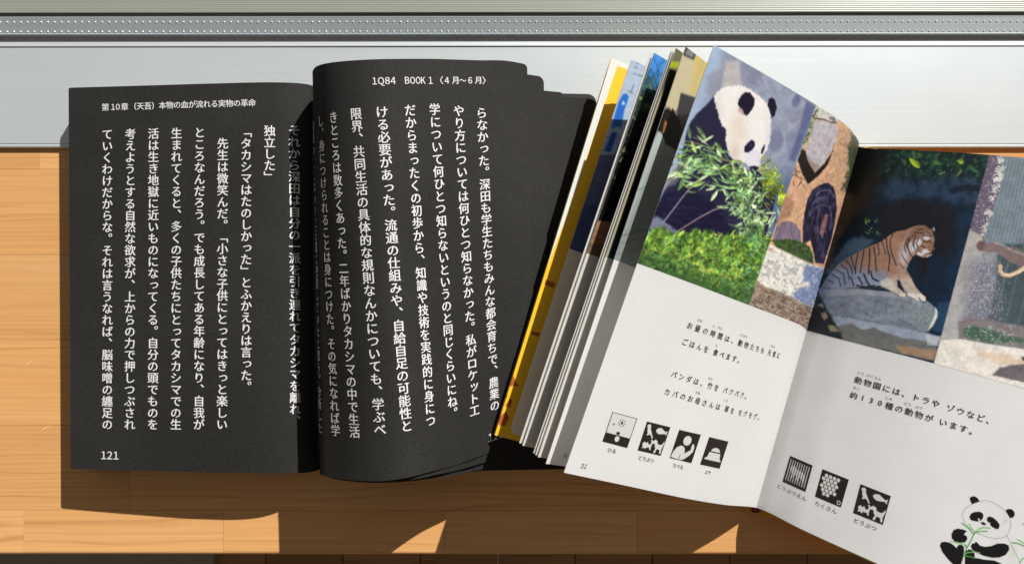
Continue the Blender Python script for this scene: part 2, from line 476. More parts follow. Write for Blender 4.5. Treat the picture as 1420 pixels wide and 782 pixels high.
# ------------------------------------------------------------------ the setting: sill board of glued pine staves
def sy(py): return (391 - py) * D / F
def sx(px): return (px - 710) * D / F
XL, XR = -900, 900
sill = thing('window_sill', (0, 0, 0), kind='structure')
SX0, SX1 = -2400, 3820  # staves lengthened out of view to keep sunlight off the floor
rows = [(119, 235, [55, 640, 1180]), (235, 353, [-90, 520, 1240]), (353, 471, [-160, 760, 1480]), (471, 589, [-40, 900, 1330]),
        (589, 707, [180, 1120]), (707, 769.5, [33, 310, 617, 884, 1290])]
k = 0
for (ya, yb, js) in rows:
    xs = [SX0, -440] + js + [1860, SX1]
    y1, y0 = sy(ya), sy(yb)
    for xa, xb in zip(xs[:-1], xs[1:]):
        dz = (rng.random() - 0.5) * 0.06
        g = 0.05
        if yb > 760:   # the front stave carries the eased front edge
            r = 1.6; prof = [(y1 - g, -24), (y1 - g, dz - 0.05), (y1 - g - 0.05, dz)]
            for t in np.linspace(0, math.pi / 2, 6):
                prof.append((y0 + r - r * math.sin(t), dz - r + r * math.cos(t)))
            prof.append((y0, -24))
            n = len(prof)
            x0_, x1_ = sx(xa) + g, sx(xb) - g
            v = [(x0_, y, z) for y, z in prof] + [(x1_, y, z) for y, z in prof]
            f = [(i, (i + 1) % n, n + (i + 1) % n, n + i)[::-1] for i in range(n)]
            f += [tuple(range(n)), tuple(range(n, 2 * n))[::-1]]
            link_mesh('stave', v, f, M_pine, sill, False)
        else:
            v, f = box_geo(sx(xa) + g, sx(xb) - g, y0 + g, y1 - g, -24, dz, 0.05)
            link_mesh('stave', v, f, M_pine, sill, False)

M_scratch = paper_mat('raw_pine_scratch', (0.84, 0.60, 0.36), var=0.05, rough=0.6)
for pts, w in ((((57,597.5),(63,593),(69,591)), 0.16), (((69,591),(70.5,588.5)), 0.12), (((34,508),(40,503),(45,499)), 0.13), (((228,727),(236,723)), 0.1), (((352,731),(357,728.5)), 0.1), (((12,300),(19,299)), 0.1), (((30,645),(36,641)), 0.08)):
    q = [np.array(W(x_, y_, 0.06)) for x_, y_ in pts]
    V_, F_ = [], []
    for i, a in enumerate(q):
        d = q[min(i + 1, len(q) - 1)] - q[max(i - 1, 0)]; nn = np.array([-d[1], d[0], 0]); nn /= np.linalg.norm(nn)
        ww = w * (1 if 0 < i < len(q) - 1 else 0.45)
        V_ += [a + nn * ww, a - nn * ww]
    F_ = [(2*i, 2*i+1, 2*i+3, 2*i+2) for i in range(len(q) - 1)]
    link_mesh('scratch', V_, F_, M_scratch, sill, False)

wall = thing('wall', (0, sy(769.5) + 20, -570), kind='structure')
v, f = box_geo(XL, XR, sy(769.5) + 18, sy(769.5) + 120, -570, -24.5)
link_mesh('wall_panel', v, f, M_wall, wall, False)

floor = thing('floor', (0, -300, -570), kind='structure')
bw = 90.0
x = sx(0)
fx = lambda px: (px - 710) * (D + 570) / F
x0 = fx(368) - bw * 9
for i in range(19):
    v, f = box_geo(x0 + i * bw + 0.4, x0 + (i + 1) * bw - 0.4, -900, 60, -590, -570 + (rng.random() - 0.5) * 0.2, 0.8)
    link_mesh('floorboard', v, f, M_floor, floor, False)
rug_x1 = fx(292)
v = []; 
for z in (-569.5, -561):
    v += [(fx(-320), -880, z), (fx(-320), -240, z), (fx(300), -240, z), (fx(268), -880, z)]
v[2] = (fx(305), -240, -569.5); v[6] = (fx(305), -240, -561)
f = [(0,1,2,3),(4,7,6,5),(0,4,5,1),(1,5,6,2),(2,6,7,3),(3,7,4,0)]
rug = link_mesh('floor_mat', v, f, M_rug, None, False, origin=(fx(0), -500, -570))
rug['label'] = 'grey green felt mat on the floor below the front edge of the sill'
rug['category'] = 'mat'

# ------------------------------------------------------------------ window frame: sash face, groove, ribbed rail
fr = thing('window_frame', (0, sy(205), 0), 'white and grey aluminium window frame with a ribbed guide rail behind both books', 'window frame')
def fy(py, z): return (391 - py) * (D - z) / F
TILT = 1.9
# white face with a rolled front lip and a raised back lip
zf = 1.6
prof = [(fy(205.2, zf), 0.05), (fy(205.2, zf), zf - 0.5), (fy(204.4, zf), zf - 0.15), (fy(203.4, zf), zf), (fy(201.5, zf), zf), (fy(201.0, zf), zf - 0.25),
        (fy(199.5, zf), zf - 0.25), (fy(199.0, zf), zf - 0.05), (fy(60, zf), zf - 0.05), (fy(60, zf), 0.05)]
extrude_profile('face_panel', prof[::-1], XL, XR, M_sash, fr)
prof = [(fy(64.6, 2), zf - 0.3), (fy(64.4, 2), 1.78), (fy(63.9, 2), 1.9), (fy(62.6, 2), 1.9), (fy(62.2, 2), 1.75), (fy(58.0, 2), 1.6), (fy(57.2, 2), 1.2), (fy(57.0, 2), -12)]
extrude_profile('back_lip', prof[::-1], XL, XR, M_sash, fr, TILT)
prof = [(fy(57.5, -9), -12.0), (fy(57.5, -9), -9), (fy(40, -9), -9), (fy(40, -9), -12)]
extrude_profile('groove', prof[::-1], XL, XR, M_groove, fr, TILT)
# ribbed rail
zr = 2.4
pr = [(fy(48.4, zr), -12), (fy(48.4, zr), zr - 0.3), (fy(47.8, zr), zr + 0.15), (fy(46.8, zr), zr + 0.15)]
py = 46.0
while py > 24.6:
    pr += [(fy(py, zr), zr - 0.02), (fy(py - 0.55, zr), zr - 0.13), (fy(py - 1.1, zr), zr - 0.02)]
    py -= 1.35
pr += [(fy(22.8, zr), zr), (fy(22.8, zr), -12)]
extrude_profile('guide_rail', pr[::-1], XL, XR, M_rail, fr, TILT)
prof = [(fy(23.2, 1), -12), (fy(23.2, 1), 1.0), (fy(14, 1), 1.0), (fy(14, 1), -12)]
extrude_profile('narrow_groove', prof[::-1], XL, XR, M_rail, fr, TILT)
zu = 3.2
pr = [(fy(17.6, zu), -12), (fy(17.6, zu), zu - 0.2), (fy(17.0, zu), zu)]
py = 15.5
while py > -40:
    pr += [(fy(py, zu), zu), (fy(py - 0.6, zu), zu - 0.06), (fy(py - 1.2, zu), zu)]
    py -= 2.6
pr += [(fy(-42, zu), zu), (fy(-42, zu), -12)]
extrude_profile('outer_rail', pr[::-1], XL, XR, M_rail2, fr, TILT)
# two rows of little raised dots, too small to be picked apart one by one
V, Fc = [], []
ICO = [(math.cos(a) * math.cos(e), math.sin(a) * math.cos(e), math.sin(e)) for e in (0.0, 0.55, 1.05) for a in np.arange(6) * math.pi / 3]
def dot(cx, cy, cz, r, h):
    b0 = len(V)
    for (x_, y_, z_) in ICO: V.append((cx + x_ * r, cy + y_ * r, cz + z_ * h))
    V.append((cx, cy, cz + h))
    for L_ in (0, 1):
        for i in range(6):
            j = (i + 1) % 6
            Fc.append((b0 + L_*6 + i, b0 + L_*6 + j, b0 + L_*6 + 6 + j, b0 + L_*6 + 6 + i))
    for i in range(6): Fc.append((b0 + 12 + i, b0 + 12 + (i + 1) % 6, b0 + 18))
pitch = 9.33 * D / F
for row, rr_ in ((30.5, 0.34), (43.8, 0.34)):
    xx = -260
    while xx < 260:
        yy = fy(row, zr) + TILT * xx / (XR - XL)
        dot(xx + (rng.random() - .5) * 0.06, yy, zr - 0.1, rr_ + (rng.random() - .5) * 0.06, 0.42)
        xx += pitch
link_mesh('grip_dots', V, Fc, M_bump, fr, True, kind='stuff')

# ------------------------------------------------------------------ text
font_curve = bpy.data.curves.new('glyph', 'FONT')
font_curve.resolution_u = 2
font_obj = bpy.data.objects.new('glyph', font_curve)
col.objects.link(font_obj)
_gl = {}
def glyph(ch, bold):
    key = (ch, bold)
    if key not in _gl:
        font_curve.body = ch; font_curve.offset = bold
        bpy.context.view_layer.update()
        ev = font_obj.evaluated_get(bpy.context.evaluated_depsgraph_get())
        me = ev.to_mesh()
        v = np.array([tuple(x.co[:2]) for x in me.vertices]) if len(me.vertices) else np.zeros((0, 2))
        f = [tuple(p.vertices) for p in me.polygons]
        ev.to_mesh_clear()
        _gl[key] = (v, f)
    return _gl[key]

class Ink:
    """flat lettering collected for one page and linked as one printed layer"""
    def __init__(self, s, off=0.05): self.s, self.off, self.V, self.F = s, off, [], []
    def put(self, gv, gf, c_uv, ex, ey, size, bold=0.0, lift=0.0):
        if not len(gv): return
        s = self.s
        if bold and lift == 0.0: self.put(gv + np.array([bold, bold * 0.4]), gf, c_uv, ex, ey, size, 0, 0.004); gv = gv - np.array([bold, bold * 0.4])
        du = (gv[:, 0:1] * ex[None] + gv[:, 1:2] * ey[None]) * size
        u = c_uv[0] + du[:, 0] / s.Lu; v = c_uv[1] + du[:, 1] / s.Lv
        p = s.P(u, v) + s.N(u, v) * (self.off + lift)
        b0 = sum(len(x) for x in self.V)
        n = s.N(np.array([c_uv[0]]), np.array([c_uv[1]]))[0]
        for f in gf:
            a, b, c = p[f[0]], p[f[1]], p[f[2]]
            g = f if np.dot(np.cross(b - a, c - a), n) >= 0 else f[::-1]
            self.F.append(tuple(i + b0 for i in g))
        self.V.append(p)
    def run(self, text, p0, p1, em, vertical=False, slots=None, bold=0.0, wide=1.0):
        """characters spread evenly between the pixel centres of the first and last one"""
        s = self.s
        a, b = (s.inv(*p0), s.inv(*p1)) if not isinstance(p0, np.ndarray) else (p0, p1)
        if slots is None: slots = list(range(len(text)))
        last = slots[-1]
        d = (b - a) * np.array([s.Lu, s.Lv]); L = np.linalg.norm(d)
        d = d / max(L, 1e-6)
        if vertical: ey = -d; ex = np.array([d[1], -d[0]])
        else: ex = d; ey = np.array([d[1], -d[0]])
        for ch, sl in zip(text, slots):
            if ch in ' 　': continue
            c = a + (b - a) * (sl / last if last else 0)
            gv, gf = glyph(ch, 0)
            if not len(gv): continue
            if ord(ch) < 256:
                q = gv - (gv.max(0) + gv.min(0)) / 2
            else:
                q = gv - np.array([0.5, 0.385])
            q = q * np.array([wide, 1.0])
            if vertical:
                if ch in '、。': q = q + np.array([0.58, 0.60])
                elif ch in '「」ー（）': q = np.stack([q[:, 1], -q[:, 0]], 1)
                elif ch in 'っゃゅょッ': q = q + np.array([0.09, 0.09])
            self.put(q, gf, c, ex, ey, em, bold)
    def word(self, text, pc, em, pdir=None, bold=0.0, sx_=1.0, direction=None):
        """a whole word centred on a pixel, set along the page"""
        s = self.s
        c = s.inv(*pc)
        ex = np.array([1.0, 0.0]) if direction is None else np.array([math.cos(direction), math.sin(direction)])
        ey = np.array([ex[1], -ex[0]])
        gv, gf = glyph(text, 0)
        q = gv - (gv.max(0) + gv.min(0)) / 2
        q = q * np.array([sx_, 1.0])
        self.put(q, gf, c, ex, ey, em, bold)
    def latin(self, text, pc, em, bold=0.0, sx_=0.9, gap=0.09):
        """western letters and figures, set one by one from their wide forms"""
        s = self.s; c = s.inv(*pc); x = 0.0; parts = []
        for ch in text:
            if ch == ' ': x += 0.3; continue
            gv, gf = glyph(chr(ord(ch) + 0xFEE0), 0)
            w = (gv[:, 0].max() - gv[:, 0].min()) * sx_
            q = gv.copy(); q[:, 0] = (q[:, 0] - gv[:, 0].min()) * sx_ + x; q[:, 1] -= 0.365
            if ch == '1': q[:, 0] += 0.06; x += 0.08
            parts.append((q, gf)); x += w + gap
        for q, gf in parts:
            q = q.copy(); q[:, 0] -= (x - gap) / 2
            self.put(q, gf, c, np.array([1.0, 0]), np.array([0, -1.0]), em, bold)
    def build(self, name, mat, parent, **k):
        if not self.V: return None
        return link_mesh(name, np.concatenate(self.V), self.F, mat, parent, False, **k)

def ink_polys(s, polys, off):
    """polygons given in photo pixels laid on the sheet; long ones are cut small enough to follow its curve"""
    V, Fs = [], []
    for poly in polys:
        pts = np.array([s.inv(*p) for p in poly])
        tri = tessellate_polygon([[Vector((a, b, 0)) for a, b in pts]])
        b0 = len(V)
        P = s.P(pts[:, 0], pts[:, 1]) + s.N(pts[:, 0], pts[:, 1]) * off
        V += list(P)
        n = s.N(pts[:1, 0], pts[:1, 1])[0]
        for t in tri:
            a, b, c = P[t[0]], P[t[1]], P[t[2]]
            g = t if np.dot(np.cross(b - a, c - a), n) >= 0 else t[::-1]
            Fs.append(tuple(i + b0 for i in g))
    return V, Fs

# ------------------------------------------------------------------ painting of printed pictures (colour per point of a fine grid)
_perm = rng.random((256, 256))
def vnoise(x, y):
    xi, yi = np.floor(x).astype(int), np.floor(y).astype(int)
    fx_, fy_ = x - xi, y - yi
    fx_ = fx_ * fx_ * (3 - 2 * fx_); fy_ = fy_ * fy_ * (3 - 2 * fy_)
    g = lambda a, b: _perm[a & 255, b & 255]
    return (g(xi, yi) * (1 - fx_) + g(xi + 1, yi) * fx_) * (1 - fy_) + (g(xi, yi + 1) * (1 - fx_) + g(xi + 1, yi + 1) * fx_) * fy_
def fbm(x, y, o=4):
    r = 0; a = 0.5; t = 0
    for i in range(o):
        r = r + a * vnoise(x * 2 ** i + 17.3 * i, y * 2 ** i + 9.1 * i); t += a; a *= 0.55
    return r / t
def sstep(a, b, x):
    t = np.clip((x - a) / (b - a), 0, 1); return t * t * (3 - 2 * t)

class Paint:
    def __init__(self, s, u0, u1, v0, v1, step):
        self.s = s
        self.nu = max(2, int((u1 - u0) * s.Lu / step)); self.nv = max(2, int((v1 - v0) * s.Lv / step))
        U, V = np.meshgrid(np.linspace(u0, u1, self.nu), np.linspace(v0, v1, self.nv), indexing='ij')
        self.U, self.V = U.ravel(), V.ravel()
        p = s.proj(self.U, self.V)
        self.x, self.y = p[:, 0], p[:, 1]
        self.c = np.zeros((len(self.x), 3))
    def fill(self, c): self.c[:] = c
    def mix(self, m, c, idx=None):
        c = np.asarray(c, float)
        m = m[:, None]
        if idx is None: self.c = self.c * (1 - m) + c * m
        else: self.c[idx] = self.c[idx] * (1 - m) + c * m
    def box(self, x0, x1, y0, y1):
        return np.nonzero((self.x > x0) & (self.x < x1) & (self.y > y0) & (self.y < y1))[0]
    def noise(self, sx_, sy_=None, ang=0, seed=0, o=4, idx=None):
        sy_ = sy_ or sx_
        x = self.x if idx is None else self.x[idx]; y = self.y if idx is None else self.y[idx]
        ca, sa = math.cos(ang), math.sin(ang)
        return fbm((x * ca + y * sa) / sx_ + seed * 13.7, (-x * sa + y * ca) / sy_ + seed * 7.9, o)
    def poly(self, pts, c, soft=0.7, alpha=1.0, rag=0.0, rs=3.0, seed=0, tex=None):
        P = np.array(pts, float); m = soft + rag + 2
        idx = self.box(P[:, 0].min() - m, P[:, 0].max() + m, P[:, 1].min() - m, P[:, 1].max() + m)
        if not len(idx): return
        x, y = self.x[idx], self.y[idx]
        d = np.full(len(x), 1e9); ins = np.zeros(len(x), bool)
        for a, b in zip(P, np.roll(P, -1, 0)):
            e = b - a; w0, w1 = x - a[0], y - a[1]
            t = np.clip((w0 * e[0] + w1 * e[1]) / max(e @ e, 1e-9), 0, 1)
            d = np.minimum(d, (w0 - t * e[0]) ** 2 + (w1 - t * e[1]) ** 2)
            cc = ((a[1] > y) != (b[1] > y)) & (x < (b[0] - a[0]) * (y - a[1]) / ((b[1] - a[1]) if b[1] != a[1] else 1e-9) + a[0])
            ins ^= cc
        sd_ = np.sqrt(d) * np.where(ins, 1, -1)
        if rag: sd_ = sd_ + (fbm(x / rs + seed * 3.1, y / rs + seed * 1.7, 3) - 0.5) * 2 * rag
        mk = sstep(-soft, soft, sd_) * alpha
        cc = np.asarray(c, float)
        if tex is not None:
            n = fbm(x / tex[0] + seed, y / tex[1] + seed * 2, 4)[:, None]
            cc = cc * (1 - n) + np.asarray(tex[2], float) * n
            cc = cc
        self.mix(mk, cc, idx)
    def line(self, pts, w, c, soft=0.5, alpha=1.0):
        P = np.array(pts, float); m = w + soft + 1
        idx = self.box(P[:, 0].min() - m, P[:, 0].max() + m, P[:, 1].min() - m, P[:, 1].max() + m)
        if not len(idx): return
        x, y = self.x[idx], self.y[idx]; d = np.full(len(x), 1e9)
        n = len(P) - 1
        for i, (a, b) in enumerate(zip(P[:-1], P[1:])):
            e = b - a; w0, w1 = x - a[0], y - a[1]
            t = np.clip((w0 * e[0] + w1 * e[1]) / max(e @ e, 1e-9), 0, 1)
            d = np.minimum(d, (w0 - t * e[0]) ** 2 + (w1 - t * e[1]) ** 2)
        self.mix(sstep(w / 2 + soft, w / 2 - soft, np.sqrt(d)) * alpha, c, idx)
    def ell(self, cx, cy, rx, ry, ang, c, soft=0.6, alpha=1.0, rag=0.0, rs=3.0):
        R = max(rx, ry) + soft + rag + 1
        idx = self.box(cx - R, cx + R, cy - R, cy + R)
        if not len(idx): return
        x, y = self.x[idx] - cx, self.y[idx] - cy
        a = math.radians(ang); ca, sa = math.cos(a), math.sin(a)
        X, Y = (x * ca + y * sa) / rx, (-x * sa + y * ca) / ry
        r = np.sqrt(X * X + Y * Y) + 1e-9
        sd_ = (1 - r) * min(rx, ry)
        if rag: sd_ = sd_ + (fbm(self.x[idx] / rs, self.y[idx] / rs, 3) - 0.5) * 2 * rag
        self.mix(sstep(-soft, soft, sd_) * alpha, c, idx)
    def leaf(self, cx, cy, ln, wd, ang, c, alpha=0.95, rib=True):
        R = ln / 2 + 1
        idx = self.box(cx - R, cx + R, cy - R, cy + R)
        if not len(idx): return
        x, y = self.x[idx] - cx, self.y[idx] - cy
        ca, sa = math.cos(ang), math.sin(ang)
        X, Y = (x * ca + y * sa) / (ln / 2), (-x * sa + y * ca)
        hw = wd / 2 * np.clip(1 - X * X, 0, 1) ** 0.8 * (1 + 0.25 * X)
        sd_ = np.where(np.abs(X) < 1, hw - np.abs(Y), -1)
        cc = np.array(c, float)[None] * (1 + 0.14 * np.sign(Y))[:, None]
        self.mix(sstep(-0.35, 0.35, sd_) * alpha, cc, idx)
    def blur(self, sig):
        C = self.c.reshape(self.nu, self.nv, 3)
        r = max(1, int(3 * sig)); w = np.exp(-0.5 * (np.arange(-r, r + 1) / sig) ** 2); w /= w.sum()
        P_ = np.pad(C, ((r, r), (0, 0), (0, 0)), mode='edge'); C = sum(w[i] * P_[i:i + self.nu] for i in range(2 * r + 1))
        P_ = np.pad(C, ((0, 0), (r, r), (0, 0)), mode='edge'); C = sum(w[i] * P_[:, i:i + self.nv] for i in range(2 * r + 1))
        self.c = C.reshape(-1, 3)
    def tone(self, sat, con, mid=120):
        g = self.c.mean(axis=1, keepdims=True)
        self.c = mid + (g + (self.c - g) * sat - mid) * con
    def build(self, name, parent, K, mat=None, off=0.04, blank=None, **k):
        s = self.s
        p = s.P(self.U, self.V) + s.N(self.U, self.V) * off
        idx = np.arange(self.nu * self.nv).reshape(self.nu, self.nv)
        q = np.stack([idx[:-1, :-1], idx[:-1, 1:], idx[1:, 1:], idx[1:, :-1]], -1).reshape(-1, 4)
        if blank is not None:
            used = (np.abs(self.c - np.asarray(blank, float)).max(axis=1) > 1.5)
            q = q[used[q].any(axis=1)]
        o = link_mesh(name, p, q, mat or M_print, parent, True, **k)
        a = o.data.color_attributes.new('print', 'FLOAT_COLOR', 'POINT')
        c = lin(np.clip(self.c, 0, 255)) / K
        c = np.clip(c, 0.004, 0.88)
        a.data.foreach_set('color', np.c_[c, np.ones(len(c))].astype(np.float32).ravel())
        return o

# ------------------------------------------------------------------ the black novel, lying open
nov = thing('open_novel', tuple(W(300, 386, 0)), 'open black paperback novel with white vertical Japanese lettering and arched right page', 'book')
s121 = px_surf([((95,122,13.5),(98,650,13.5)), ((200,119,15),(203,652.5,15)), ((300,116,16),(303,655,16)),
                ((380,114.5,15.5),(383,656,15.5)), ((425,117,12),(425,655,12)), ((443,124,7),(446,650,7))])
p121 = sheet('leaf', s121, M_black, nov, th=0.12, r_start=0.8, label='left page 121 lying flat', bmat=M_blackedge)
def under(s, off=-0.3):
    return s
block('page_block', s121, M_blackedge, nov, 1.0, layers=26, jit=0.16, off=-0.16, grow=0.3)
c0, c1 = s121.P(0, 0), s121.P(0, 1)
g0, g1 = s121.P(1, 0), s121.P(1, 1)
v, f = box_geo(c0[0] + 0.5, g0[0], c1[1] - 0.3, c0[1] - 0.6, 0.02, 0.95, 0.15)
link_mesh('back_cover', v, f, M_blackcover, nov, False)

A_st = [((447,128,8),(447,650,8)), ((438,114,17),(444,654,17)), ((433.2,101,27),(446,658,27)), ((438,93,30.5),(461,662,31)),
        ((457,87.5,37),(495,666,37)), ((488,84.3,40),(531,666.5,40)), ((524,82.5,40),(569,661,39)), ((562,82,37.5),(600,653,32.5)),
        ((598,82,33.5),(631,645,23.5)), ((632,83,29),(661,634,20)), ((664,84,24.5),(688,624.5,16.5)), ((700,84.5,19.5),(717,615,15.5)), ((731,90,14.5),(745,606,14))]
B_st = [((447,128,7.5),(447,650,7.5)), ((440,116,16),(446,655,16)), ((437,104,25),(449,659,25)), ((442,99,29.3),(463,663,29.8)),
        ((460,97,35.5),(496,667,36)), ((490,95,38.5),(532,668,39)), ((524,95,38.5),(571,664.5,37.6)), ((566,96,35.5),(602,658.5,31)),
        ((606,97,31.3),(633,652,22.6)), ((645,98,26.5),(663,643.5,19.1)), ((682,100,21.5),(692,635,15.4)), ((718,102,16.5),(722,627,13)), ((754,107,12),(764,619,11))]
C_st = [((448,129,7),(448,650,7)), ((442,122,14),(448,655,14)), ((440,115,22),(451,659,22)), ((446,112,27),(465,664,28)),
        ((464,111,33),(498,668,35)), ((494,111,35.5),(534,669,38)), ((530,112,35),(573,666.5,36.4)), ((575,114,31.5),(604,662.5,28.6)),
        ((618,116,27),(636,657.5,21)), ((662,119,21.5),(666,651,17.6)), ((702,122,16),(697,645.5,13.8)), ((742,125,11.5),(730,640,11)), ((780,128.5,8.2),(786,634,8.6))]
D_st = [((449,130,5.2),(449,649,5.2)), ((500,128,6.2),(500,652,6.2)), ((600,128,6),(600,653,6)), ((720,129,5.2),(720,651,5.2)), ((827,131,4.6),(827,649,4.6))]
s120, sB, sC, sD = px_surf(A_st), px_surf(B_st), px_surf(C_st), px_surf(D_st)
sheet('leaf', s120, M_black, nov, th=0.12, nu=320, r_end=1.5, label='arched right page 120', bmat=M_blackedge)
sheet('leaf', s120, M_black, nov, th=0.12, nu=110, off=-0.45, u1=0.992, v0=0.001, v1=0.9985, r_end=1.5, wav=0.08, bmat=M_blackedge)
sheet('leaf', s120, M_black, nov, th=0.12, nu=110, off=-0.75, u1=0.985, v0=0.0015, v1=0.998, r_end=1.5, wav=0.12, bmat=M_blackedge)
def blend(a, b, t):
    s = object.__new__(Surf)
    s.__dict__.update(a.__dict__); s.__dict__.pop('_g', None)
    s.T = a.T * (1 - t) + b.T * t; s.B = a.B * (1 - t) + b.B * t
    s.dT = np.gradient(s.T, axis=0); s.dB = np.gradient(s.B, axis=0)
    return s
sheet('leaf', sB, M_black, nov, th=0.12, nu=140, r_end=2.5, bmat=M_blackedge)
sheet('leaf', sB, M_black, nov, th=0.12, nu=140, r_end=2.5, off=-0.5, u1=0.996, wav=0.1, bmat=M_blackedge)
sheet('leaf', sC, M_black, nov, th=0.12, nu=140, r_end=1.2, bmat=M_blackedge)
sheet('leaf', sC, M_black, nov, th=0.12, nu=140, r_end=1.2, off=-0.5, u1=0.995, bmat=M_blackedge)
for t_ in (0.2, 0.4, 0.6, 0.8):
    sheet('leaf', blend(sC, sD, t_), M_black, nov, th=0.12, u1=0.9, v0=0.012, v1=0.998, r_end=1.5, bmat=M_blackedge)
sheet('flyleaf', sD, M_black, nov, th=0.25, r_end=3.0, u1=0.994, v0=0.012, off=0.35, bmat=M_blackedge)
sheet('front_cover', sD, M_blackcover, nov, th=0.5, r_end=3.5)
gx0, gx1 = g0[0] - 0.5, sD.P(0, 0)[0] + 1.5
v, f = box_geo(gx0, gx1, g1[1], g0[1], 0.02, 4.5, 0.3)
link_mesh('spine', v, f, M_blackcover, nov, False)

ink = Ink(s121, 0.10)
em = 4.42
L121 = [('それから深田は自分の一派を引き連れてタカシマを離れ、', (408,181), (409.5,583), 0),
        ('独立した」', (374,181.5), (374,245.5), 0),
        ('「タカシマはたのしかった」とふかえりは言った。', (341.5,183), (341.5,536), 0),
        ('先生は微笑んだ。「小さな子供にとってはきっと楽しい', (309,199), (308,588), 0),
        ('ところなんだろう。でも成長してある年齢になり、自我が', (277,184), (276,588), 0),
        ('生まれてくると、多くの子供たちにとってタカシマでの生', (245,185), (244,588), 0),
        ('活は生き地獄に近いものになってくる。自分の頭でものを', (213,185.5), (212,588), 0),
        ('考えようとする自然な欲求が、上からの力で押しつぶされ', (181,186), (180,588), 0),
        ('ていくわけだからな。それは言うなれば、脳味噌の纏足の', (149,186.5), (149,588), 0)]
for t, a, b, _ in L121: ink.run(t, a, b, em, True, bold=0.016)
ink.build('body_text', M_ink_w, p121, kind='stuff')
ink = Ink(s121, 0.10)
hb = 0.012
ink.word('第', (146.3,149), 3.05, bold=hb)
ink.latin('10', (160,148.7), 3.1, bold=hb)
ink.word('章', (173,148.2), 3.05, bold=hb)
ink.run('（天吾）', (184.5,147.8), (215.5,146.8), 3.0, bold=hb)
ink.run('本物の血が流れる実物の革命', (225.5,146.3), (349.5,142.8), 3.0, bold=hb)
ink.build('heading', M_ink_w, p121, kind='stuff')
ink = Ink(s121, 0.10)
ink.latin('121', (152.3,631), 4.0, bold=0.016)
ink.build('page_number', M_ink_w, p121, kind='stuff')

p120 = [o for o in nov.children if o.name.startswith('leaf') and o.get('label', '').startswith('arched')][0]
ink = Ink(s120, 0.15)
R120 = [('らなかった。深田も学生たちもみんな都会育ちで、農業の', (667.6,157), (686,561.7)),
        ('やり方については何ひとつ知らなかった。私がロケット工', (636,154), (658,568.6)),
        ('学について何ひとつ知らないというのと同じくらいにね。', (602.5,152), (628,573)),
        ('だからまったくの初歩から、知識や技術を実践的に身につ', (568.6,153), (597,583)),
        ('ける必要があった。流通の仕組みや、自給自足の可能性と', (529.7,155.5), (563.7,590)),
        ('限界、共同生活の具体的な規則なんかについても、学ぶべ', (493.8,158), (527,595)),
        ('きところは数多くあった。二年ばかりタカシマの中で生活', (462.5,163), (492,598.5)),
        ('し、身につけられることは身につけた。その気になれば学', (441.6,170), (461.4,598))]
for t, a, b in R120[:-1]: ink.run(t, a, b, 4.4, True, bold=0.016)
a6, b6 = s120.inv(*R120[6][1]), s120.inv(*R120[6][2])
pit = np.array([8.3 / s120.Lu, 0])
a7, b7 = a6 - pit + [0, .004], b6 - pit
ink.run(R120[7][0], a7, b7, 4.4, True, bold=0.016)
# the ninth column turns over the fold and is nearly hidden
t9 = '組織のことはわりに正確に把握していたと思う。分断した。'[:26]
ink.run(t9, a7 - pit, b7 - pit, 4.4, True, bold=0.016)
hb = 0.012
ink.build('body_text', M_ink_w, p120, kind='stuff')
ink = Ink(s120, 0.15)
ink.latin('1Q84', (532,112.5), 3.25, bold=hb)
ink.latin('BOOK 1', (581,112), 3.25, bold=hb, sx_=0.84)
ink.word('〈', (612,111.7), 3.0, bold=hb)
ink.latin('4', (619.4,112), 3.1, bold=hb)
ink.word('月', (631,112), 2.9, bold=hb)
ink.word('～', (641.5,112), 2.9, bold=hb)
ink.latin('6', (651.8,112), 3.1, bold=hb)
ink.word('月', (662.6,112), 2.9, bold=hb)
ink.word('〉', (671,112), 3.0, bold=hb)
ink.build('heading', M_ink_w, p120, kind='stuff')
ink = Ink(s120, 0.15)
ink.latin('120', (687,604), 4.0, bold=0.016)
ink.build('page_number', M_ink_w, p120, kind='stuff')

# ------------------------------------------------------------------ the picture book, half open over the novel
pb = thing('open_picture_book', tuple(W(1110, 470, 0)), 'open picture book of panda, tiger and elephant photographs, fanned pages leaning over the black novel', 'book')
GT, GB = np.array(W(1190.5, 204, 6.5)), np.array(W(1048.5, 703, 5.8))
def fan(eT, eB, bulge=0.0, gz=0.0, n=7):
    a, b = W(*eT), W(*eB)
    g0, g1 = GT - [0, 0, gz], GB - [0, 0, gz]
    T, Bt = [], []
    for q in np.linspace(0, 1, n):
        z = np.array([0, 0, bulge * math.sin(math.pi * q)])
        T.append(a * (1 - q) + g0 * q + z); Bt.append(b * (1 - q) + g1 * q + z)
    return Surf(T, Bt)
VP = 0.508     # pictures take this share of the page height

